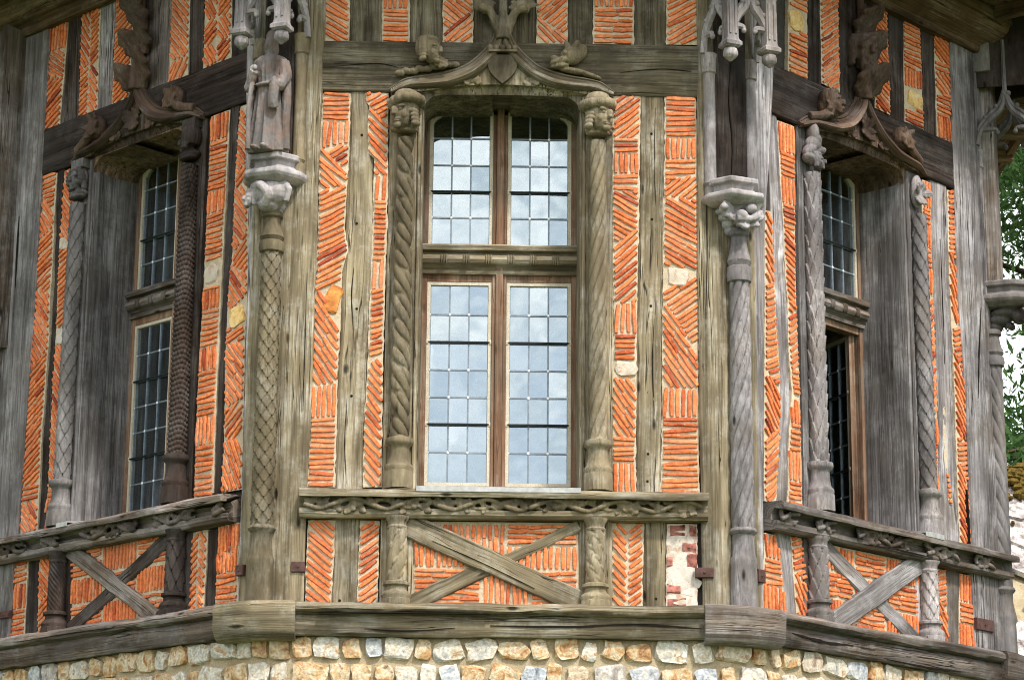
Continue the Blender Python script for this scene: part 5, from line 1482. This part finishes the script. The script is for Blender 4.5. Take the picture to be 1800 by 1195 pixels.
# ------------------------------------------------------------------ statue on the left pedestal
def statue():
    z0 = ZV1['ped1'] - .004; H = .78; mb = MB()
    V, F = [], []; n = 40; rows = 46
    prof = [(0, .150), (.06, .145), (.25, .128), (.45, .118), (.60, .108), (.64, .104), (.70, .112), (.80, .128), (.88, .125), (.93, .085), (.96, .05), (.99, .045)]
    for i in range(rows):
        t = i / (rows - 1) * .99; r = float(np.interp(t, [p[0] for p in prof], [p[1] for p in prof]))
        for j in range(n):
            th = 2 * math.pi * j / n
            fold = max(0, (.62 - t)) * .045 * math.sin(9 * th + 1.2 * math.sin(3 * th)) + .006 * math.sin(17 * th) * (1 if t < .8 else .2)
            rr = r + fold
            V.append((rr * math.cos(th), rr * .80 * math.sin(th), z0 + t * H * .9))
    for i in range(rows - 1):
        for j in range(n): F.append((i * n + j, i * n + (j + 1) % n, (i + 1) * n + (j + 1) % n, (i + 1) * n + j))
    F.append(tuple(reversed(range(n)))); F.append(tuple((rows - 1) * n + j for j in range(n)))
    oy = -.10
    mb.add([(x, y + oy, z) for x, y, z in V], F)
    zh = z0 + H * .9
    ellipsoid(mb, (.0, oy - .005, zh + .035), (.056, .066, .082)); ellipsoid(mb, (0, oy - .03, zh + .01), (.042, .045, .06)); ellipsoid(mb, (.0, oy + .0, zh + .09), (.05, .055, .075)); ellipsoid(mb, (0, oy - .07, zh + .02), (.012, .018, .022))
    # mantle over the shoulders, sleeves and forearms
    ellipsoid(mb, (0, oy, z0 + H * .80), (.148, .10, .062))
    tube(mb, spline([(-.12, oy - .01, z0 + H * .79), (-.155, oy - .02, z0 + H * .66), (-.14, oy - .075, z0 + H * .58), (-.075, oy - .12, z0 + H * .70)], 5), [.046] * 6 + [.042] * 5 + [.034] * 5, 9)
    tube(mb, spline([(.12, oy - .01, z0 + H * .79), (.15, oy - .03, z0 + H * .66), (.125, oy - .09, z0 + H * .56), (.085, oy - .12, z0 + H * .60)], 5), [.048] * 6 + [.046] * 5 + [.038] * 5, 9)
    tube(mb, spline([(.10, oy - .10, z0 + H * .60), (.105, oy - .115, z0 + H * .50), (.095, oy - .11, z0 + H * .42), (.09, oy - .09, z0 + H * .37)], 4), [.04] * 13, 8)
    for s in (-1, 1):
        tube(mb, spline([(s * .135, oy + .0, z0 + H * .75), (s * .155, oy - .01, z0 + H * .5), (s * .15, oy - .01, z0 + H * .25), (s * .145, oy + .01, z0 + H * .03)], 5), [.036] * 16, 8)
    tube(mb, spline([(-.10, oy - .10, z0 + H * .62), (-.115, oy - .11, z0 + H * .4), (-.12, oy - .10, z0 + H * .02)], 5), [.02] * 11, 7)
    for x, y, rz in ((-.09, -.125, -.5), (-.07, -.13, -.3)): ellipsoid(mb, (x, oy + y + .0, z0 + H * .72), (.03, .016, .02), (0, rz, 0))
    ellipsoid(mb, (0, oy - .085, z0 + H * .585), (.085, .03, .016))
    for x in (-.04, .045): ellipsoid(mb, (x, oy - .13, z0 + .012), (.028, .05, .018))
    o = carve(mb, 'statue', C_ST, None, M1 @ Matrix.Diagonal((.82, 1, 1, 1)), .0048, 0, .006)
    tag(o, 'weathered grey wooden statue of a robed standing saint on the carved corner pedestal', 'statue')
statue()

# ------------------------------------------------------------------ iron straps
def strap(f, x0, x1, y0, y1, d=.034, label=None):
    a, b = uz(f, x0, y1, d), uz(f, x1, y0, d); mb = MB()
    bar(mb, (a[0], a[1]), (a[0], b[1]), (b[0], a[1]), (b[0], b[1]), d + .012, d - .02, ch=.004, jit=.002, seg=.04)
    ellipsoid(mb, ((a[0] + b[0]) / 2, -d - .014, (a[1] + b[1]) / 2), (.008, .006, .008), (0, 0, 0), 6, 4)
    build(mb, 'iron_strap', M_IRON, tower, FM[f])
strap('F', 512, 536, 987, 1005); strap('F', 1222, 1254, 997, 1015); strap('R', 1331, 1343, 1002, 1022); strap('R', 1716, 1744, 1090, 1106, .034); strap('L', 0, 18, 1072, 1088); strap('L', 416, 428, 992, 1012)
# drying splits
def split(f, pts, w, d, M=None):
    P = spline([uz(f, x, y, d) for x, y in pts], 6) if M is None else spline(pts, 6); N = len(P) - 1; V, F = [], []
    rr = random.Random(int(P[0][0] * 1000))
    for i, p in enumerate(P):
        a_, b_ = P[max(0, i - 1)], P[min(N, i + 1)]; t_ = Vector((b_[0] - a_[0], b_[1] - a_[1])).normalized(); nn = Vector((-t_.y, t_.x)) * w * .5 * (math.sin(math.pi * (.03 + .94 * i / N)) ** .6) * rr.uniform(.6, 1.2)
        for s_, dd in ((1, d - .03), (1, d + .0045), (-1, d + .0045), (-1, d - .03)): V.append((p[0] + nn.x * s_, -dd, p[1] + nn.y * s_))
    for i in range(N):
        for q in range(3): F.append((i * 4 + q, i * 4 + q + 1, i * 4 + q + 5, i * 4 + q + 4))
    F.append((0, 1, 2, 3)); F.append((N * 4 + 3, N * 4 + 2, N * 4 + 1, N * 4)); mb = MB(); mb.add(V, F)
    build(mb, 'drying_split', M_DARK, tower, FM[f] if M is None else M, smooth=False)
for f, pts, w, d in (('F', [(862, 1099), (1000, 1101), (1120, 1097), (1232, 1104)], .014, .121), ('F', [(640, 1104), (720, 1108), (800, 1103)], .006, .121), ('F', [(560, 1078), (700, 1076), (860, 1079)], .005, .166),
                     ('F', [(622, 470), (618, 520), (621, 580)], .008, .001), ('F', [(610, 700), (606, 780), (609, 850)], .006, .001), ('F', [(1150, 560), (1147, 640), (1150, 730)], .007, .001), ('F', [(1152, 190), (1150, 290), (1153, 360)], .005, .001),
                     ('F', [(540, 480), (536, 600), (533, 720)], .006, .031), ('F', [(1240, 300), (1243, 420), (1241, 560)], .006, .031), ('F', [(580, 118), (660, 112), (700, 119)], .005, .022), ('F', [(1090, 128), (1160, 122), (1215, 126)], .005, .022),
                     ('F', [(760, 950), (850, 990), (940, 1034)], .006, .041), ('L', [(334, 893), (380, 884), (418, 872)], .022, .095), ('L', [(310, 1092), (360, 1086), (400, 1080)], .012, .122), ('L', [(30, 1128), (120, 1113), (200, 1102)], .006, .166),
                     ('L', [(34, 380), (30, 440), (27, 505)], .013, .031), ('R', [(1392, 1112), (1450, 1128), (1500, 1134)], .018, .122), ('R', [(1560, 1158), (1620, 1170), (1690, 1180)], .008, .122),
                     ('R', [(1724, 540), (1721, 620), (1719, 700)], .010, .031), ('R', [(1700, 860), (1704, 930), (1706, 1000)], .006, .031), ('R', [(1652, 420), (1656, 520), (1660, 640)], .010, .001), ('R', [(1520, 956), (1580, 966), (1640, 980)], .008, .095)):
    split(f, pts, w, d)
split('F', [(-.01, ZV2['ped1'] + .05), (.0, ZV2['ped1'] + .3), (-.02, ZV2['ped1'] + .6), (.01, ZV2['ped1'] + .95)], .010, -.002, M2)
# peg holes
for f, x, y in (('F', 636, 238), ('F', 627, 393), ('F', 627, 543), ('F', 618, 696), ('F', 1145, 236), ('F', 1146, 386), ('F', 1144, 538), ('F', 1140, 690), ('F', 1139, 798), ('F', 1138, 846), ('F', 597, 1055), ('F', 1153, 1052)):
    u, z = uz(f, x, y); mb = MB(); tube(mb, [(u, -.0055, z), (u, .02, z)], .009, 8); build(mb, 'peg_hole', M_DARK, tower, FM[f])

# ================================================================== flint wall below
def wall_path(d):
    P = []
    for f in ORDER:
        for u in np.linspace(.30, 2.70, 13): P.append(plan((f, u, d)))
        nf = ORDER[(ORDER.index(f) + 1) % 8]
        a, v, b = Vector(plan((f, 2.70, d))), Vector(plan((f, 3 + d * T8, d))), Vector(plan((nf, .30, d)))
        for k in range(1, 6):
            t = k / 6; p = a * (1 - t) ** 2 + v * 2 * t * (1 - t) + b * t * t; P.append((p.x, p.y))
    return P
fp = wall_path(.045); n = len(fp); mb = MB()
zz = [0, 1.5, 2.4] + list(np.linspace(2.7, Z0 + Z_BB + .02, 30))
V = []
for z in zz:
    for i, (x, y) in enumerate(fp):
        o = Vector((x, y - APO, 0)).normalized() * .012 * ns(x * 4, y * 4, z * 4); V.append((x + o.x, y + o.y, z))
mb.add(V, [(i * n + j, i * n + (j + 1) % n, (i + 1) * n + (j + 1) % n, (i + 1) * n + j) for i in range(len(zz) - 1) for j in range(n)])
flint_wall = build(mb, 'flint_wall', M_WALLMORT, tower, sharp=60)
FP = [Vector((x, y, 0)) for x, y in wall_path(.06)]
seq = []                                    # from the middle of LL round the front to the middle of RR
for f in ('LL', 'L', 'F', 'R', 'RR'):
    i = ORDER.index(f) * 18; seq += FP[i:i + 18]
seq = seq[6:-6]
cum = [0]
for i in range(1, len(seq)): cum.append(cum[-1] + (seq[i] - seq[i - 1]).length)
def at_path(s):
    i = max(0, min(len(cum) - 2, int(np.searchsorted(cum, s)) - 1)); t = (s - cum[i]) / (cum[i + 1] - cum[i])
    p = seq[i].lerp(seq[i + 1], t); tn = (seq[i + 1] - seq[i]).normalized(); return p, tn
FL = [pebble(100 + k) for k in range(16)]
for me in FL: me.materials.append(M_FLINT)
rest = MB(); z = Z0 + zf(1141, .06); rnd = random.Random(12)
for row in range(9):
    hgt = .138 if row == 0 else .15
    s = rnd.uniform(0, .15)
    while s < cum[-1] - .1:
        w = rnd.choice((.10, .12, .14, .16, .18, .21)) * rnd.uniform(.9, 1.1)
        p, tn = at_path(s + w / 2); o = Vector((tn.y, -tn.x, 0))
        M = Matrix(((tn.x, -o.x, 0, p.x - o.x * .012), (tn.y, -o.y, 0, p.y - o.y * .012), (0, 0, 1, z + rnd.uniform(-.012, .012)), (0, 0, 0, 1))) @ Matrix.Rotation(rnd.gauss(0, .12), 4, 'Y') @ Matrix.Diagonal((w * 1.06, .085, hgt * rnd.uniform(.78, 1.06), 1))
        me = FL[rnd.randrange(16)]
        if row < 3: link('flint', me, flint_wall, M)
        else: rest.add([M @ v.co for v in me.vertices], [tuple(q.vertices) for q in me.polygons])
        s += w + rnd.uniform(.008, .04)
    z -= .160
fr_ = build(rest, 'flint_courses', M_FLINT, flint_wall, sharp=24); tag(fr_, kind='stuff')

# ================================================================== eaves and roof
def ring_prof(name, mat, prof, fs=ORDER, sharp=35):
    for f in fs:
        mb = MB(); sweep_u(mb, 0, 3, prof, seg=.12, jit=.004, miter=(T8, T8)); build(mb, name, mat, tower, FM[f], sharp=sharp)
ZE = Z_EAVE
ring_prof('eave_beam', W_EV, [(-.05, ZE), (.06, ZE), (.075, ZE + .015), (.075, ZE + .05), (.10, ZE + .06), (.15, ZE + .075), (.21, ZE + .11), (.25, ZE + .16), (.26, ZE + .20), (.275, ZE + .21), (.275, ZE + .27), (-.05, ZE + .27)])
ring_prof('soffit', W_EV, [(.2, ZE + .29), (.85, ZE + .25), (.85, ZE + .28), (.2, ZE + .32)])
ring_prof('eave_board', W_EV, [(.84, ZE + .20), (.90, ZE + .20), (.90, ZE + .34), (.84, ZE + .34)])
for f in ('LL', 'L', 'F', 'R', 'RR'):
    for u in (.15, .75, 1.5, 2.25, 2.85):
        mb = MB(); bar(mb, (u - .045, 0), (u + .045, 0), (u - .045, .62), (u + .045, .62), .05, -.05, ch=.01, jit=.004)
        build(mb, 'rafter_foot', W_EV, tower, FM[f] @ Matrix.Translation((0, -.28, ZE + .235)) @ Matrix.Rotation(R_(93), 4, 'X'))
mb = MB(); pts = [plan((f, -.95 * T8, .95)) for f in ORDER]; pts2 = [plan((f, .95 * T8, -.95)) for f in ORDER]
V = [(x, y, Z0 + ZE + .33) for x, y in pts] + [(x, y, Z0 + ZE + 2.6) for x, y in pts2] + [(0, APO, Z0 + ZE + 7)]
F = [(i, (i + 1) % 8, 8 + (i + 1) % 8, 8 + i) for i in range(8)] + [(8 + i, 8 + (i + 1) % 8, 16) for i in range(8)]
mb.add(V, F); build(mb, 'roof', simple('roof_slate', (.10, .10, .11), .7, 0, .35, 6), tower, smooth=False)

# ================================================================== neighbouring stone-tiled building
def neighbour():
    # roof slope seen past the right corner: tiles climb towards the left
    base = Vector((5.6, 8.0, 0))
    root = tag(empty('stone_roofed_house', base), 'low house with mossy lichen-spotted stone roof tiles behind the right corner', 'house')
    m, t, b = new_mat('lichen_tile')
    geo = node(t, 'NewGeometry').outputs['Position']
    n = node(t, 'TexNoise', Scale=9, Detail=7, Roughness=.7); t.links.new(geo, n.inputs['Vector'])
    n2 = node(t, 'TexNoise', Scale=30, Detail=4, Roughness=.7); t.links.new(geo, n2.inputs['Vector'])
    col = ramp(t, n.outputs['Fac'], [(.32, (.10, .075, .07)), (.45, (.34, .30, .29)), (.58, (.62, .58, .55)), (.72, (.48, .38, .24))])
    col = mixc(t, ramp(t, n2.outputs['Fac'], [(.58, 0.), (.66, .8)]), col, (.06, .05, .05))
    t.links.new(col, b.inputs['Base Color'])
    moss = simple('moss', (.11, .075, .018), .95, 0, .7, 25)
    # roof plane: eave runs along x, slope rises away from the viewer and to the left ridge hip
    mb = MB(); box(mb, .6, 9.0, .5, 7.0, 0, 2.6); build(mb, 'wall', M_WALLMORT, root, Matrix.Translation(base), smooth=False)
    org = base + Vector((0.05, 0, 2.3)); ex = Vector((1, 0, 0)); sl = Vector((0, .62, .785)).normalized(); nr = ex.cross(sl) * -1
    if nr.y > 0: nr = -nr
    ex0, sl0 = ex.copy(), sl.copy(); rk = R_(-34)
    mb = MB()
    def P(a, s, h): return org + ex * a + sl * s + nr * h
    V = [P(0, -.2, -.05), P(9, -.2, -.05), P(9, 6.3, -.05), P(0, 6.3, -.05)]; V += [v - nr * .2 for v in V]
    mb.add(V, [(0, 1, 2, 3), (7, 6, 5, 4), (0, 4, 5, 1), (1, 5, 6, 2), (2, 6, 7, 3), (3, 7, 4, 0)])
    roof = build(mb, 'roof', M_WALLMORT, root, smooth=False)
    rnd = random.Random(4); meshes = []
    for k in range(6):
        mb = MB(); r2 = random.Random(k)
        Vt = [(x + r2.uniform(-.03, .03), y + r2.uniform(-.03, .03), zz) for zz in (0, .05) for x, y in ((-.5, 0), (-.2, -.03), (.2, -.02), (.5, 0), (.5, 1), (-.5, 1))]
        mb.add(Vt, [(5, 4, 3, 2, 1, 0), (6, 7, 8, 9, 10, 11)] + [(i, (i + 1) % 6, 6 + (i + 1) % 6, 6 + i) for i in range(6)])
        meshes.append(mb.mesh('roof_tile', m, smooth=False))
    ex, sl = ex0 * math.cos(rk) + sl0 * math.sin(rk), sl0 * math.cos(rk) - ex0 * math.sin(rk)
    s = -3.0; row = 0
    while s < 8.0:
        h = .40; a = -5 + rnd.uniform(-.1, .1) - (row % 2) * .25
        while a < 5:
            w = rnd.uniform(.42, .70); o = org + ex * (a + w / 2) + sl * s + nr * .01 * rnd.random(); q = o - org
            if -.1 < q.dot(ex0) < 2.6 and -.1 < q.dot(sl0) < 6.0:
                Mx = Matrix(((ex.x, sl.x, nr.x, o.x), (ex.y, sl.y, nr.y, o.y), (ex.z, sl.z, nr.z, o.z), (0, 0, 0, 1))) @ Matrix.Rotation(-R_(5 + rnd.uniform(-1.5, 1.5)), 4, 'X') @ Matrix.Rotation(rnd.gauss(0, .03), 4, 'Z') @ Matrix.Diagonal((w * .97, h * 1.35, 1, 1))
                link('roof_tile', meshes[rnd.randrange(6)], roof, Mx)
            a += w
        s += h; row += 1
    ex, sl = ex0, sl0
    mb = MB(); rr = random.Random(9)
    for k in range(420):
        p = P(rr.uniform(-.05, 2.5), 6.1 + rr.gauss(-.05, .14), .05 + .05 * rr.random()); ellipsoid(mb, p, (rr.uniform(.03, .09), rr.uniform(.03, .09), rr.uniform(.03, .06)), (0, 0, rr.random()), 6, 4)
    for k in range(120):
        s0 = rr.uniform(0, 6); p = P(rr.uniform(-.05, 2.2), s0, .06); ellipsoid(mb, p, (rr.uniform(.02, .07), .04, .03), (0, 0, rr.random()), 6, 4)
    tag(build(mb, 'moss', moss, roof), kind='stuff')
neighbour()

# ================================================================== trees
def tree(name, loc, height, crown_r, crown_z0, seed, leaves, mat, label, lsize=.12, needle=False):
    rnd = random.Random(seed); root = tag(empty(name, loc), label, 'tree'); Mx = Matrix.Translation(loc)
    mb = MB(); pts = [(0, 0, 0)]
    for k in range(1, 9): pts.append((rnd.gauss(0, .12) * k * .4, rnd.gauss(0, .12) * k * .4, height * .92 * k / 8))
    tube(mb, pts, [.34 * (1 - .1 * k) * height / 12 for k in range(9)], 9)
    tips = []
    for k in range(46):
        t = rnd.uniform(crown_z0 / height, .95); i = min(7, int(t * 8 / .92 * .92)); b = Vector(pts[i]).lerp(Vector(pts[i + 1]), .5); b.z = t * height * .95
        a = rnd.uniform(0, 6.283); shape = math.sin(math.pi * min(1, max(.05, (t - crown_z0 / height) / (1 - crown_z0 / height) * .8 + .2))) ** .6
        ln = crown_r * shape * rnd.uniform(.7, 1.05); up = rnd.uniform(-.05, .45)
        q = [b + Vector((math.cos(a) * ln * s, math.sin(a) * ln * s, ln * (up * s - (.25 * s * s if needle else 0)) + rnd.gauss(0, .05))) for s in (0, .25, .5, .75, 1)]
        tube(mb, q, [.07, .05, .035, .02, .01], 5); tips.append(q)
    build(mb, 'trunk', M_BARK, root, Mx)
    V = np.zeros((leaves * 4, 3)); T = np.zeros(leaves * 4); rs = np.random.RandomState(seed)
    cl = []
    for q in tips:
        for s in range(5):
            for j in range(3): cl.append(q[min(4, 1 + s)] .lerp(q[s if s < 4 else 3], rnd.random()) + Vector((rnd.gauss(0, .3), rnd.gauss(0, .3), rnd.gauss(0, .22))))
    ci = rs.randint(0, len(cl), leaves); C = np.array([tuple(c) for c in cl])[ci]
    off = rs.normal(0, 1, (leaves, 3)); off *= (np.array([.42, .42, .26]) * crown_r / 4)
    C = C + off; tone = rs.normal(.5, .18, len(cl))[ci] + rs.normal(0, .12, leaves)
    d1 = rs.normal(0, 1, (leaves, 3)); d1 /= np.linalg.norm(d1, axis=1)[:, None]
    d2 = rs.normal(0, 1, (leaves, 3)); d2 -= (d2 * d1).sum(1)[:, None] * d1; d2 /= np.linalg.norm(d2, axis=1)[:, None]
    sz = lsize * rs.uniform(.6, 1.3, (leaves, 1)); wd = sz * (.28 if needle else .55)
    V[0::4] = C - d1 * sz; V[1::4] = C + d2 * wd; V[2::4] = C + d1 * sz; V[3::4] = C - d2 * wd
    for k in range(4): T[k::4] = tone
    me = bpy.data.meshes.new('crown'); me.from_pydata(V.tolist(), [], np.arange(leaves * 4).reshape(-1, 4).tolist())
    at = me.attributes.new('tint', 'FLOAT', 'POINT'); at.data.foreach_set('value', np.clip(T, 0, 1).astype(np.float32)); me.materials.append(mat)
    link('crown', me, root, Mx)
    return root
tree('evergreen_tree', (8.9, 17.0, 0), 16, 6.0, 3.0, 3, 120000, M_LEAF, 'green feathery tree with drooping boughs at the right edge, behind the tower', .085, True)
tree('added_reflected_tree', (15.5, 6.5, 0), 17, 6.0, 1.2, 5, 34000, M_LEAFD, 'unseen dark leafy tree added to darken the reflection in the right-hand window', .42)  # out of view, added so the right-hand panes reflect dark foliage
tree('added_reflected_tree', (-15.5, 5.5, 0), 17, 6.0, 1.2, 8, 34000, M_LEAFD, 'unseen dark leafy tree added to darken the reflection in the left-hand window', .42)  # likewise unseen, added to keep the left-hand panes' reflection dark
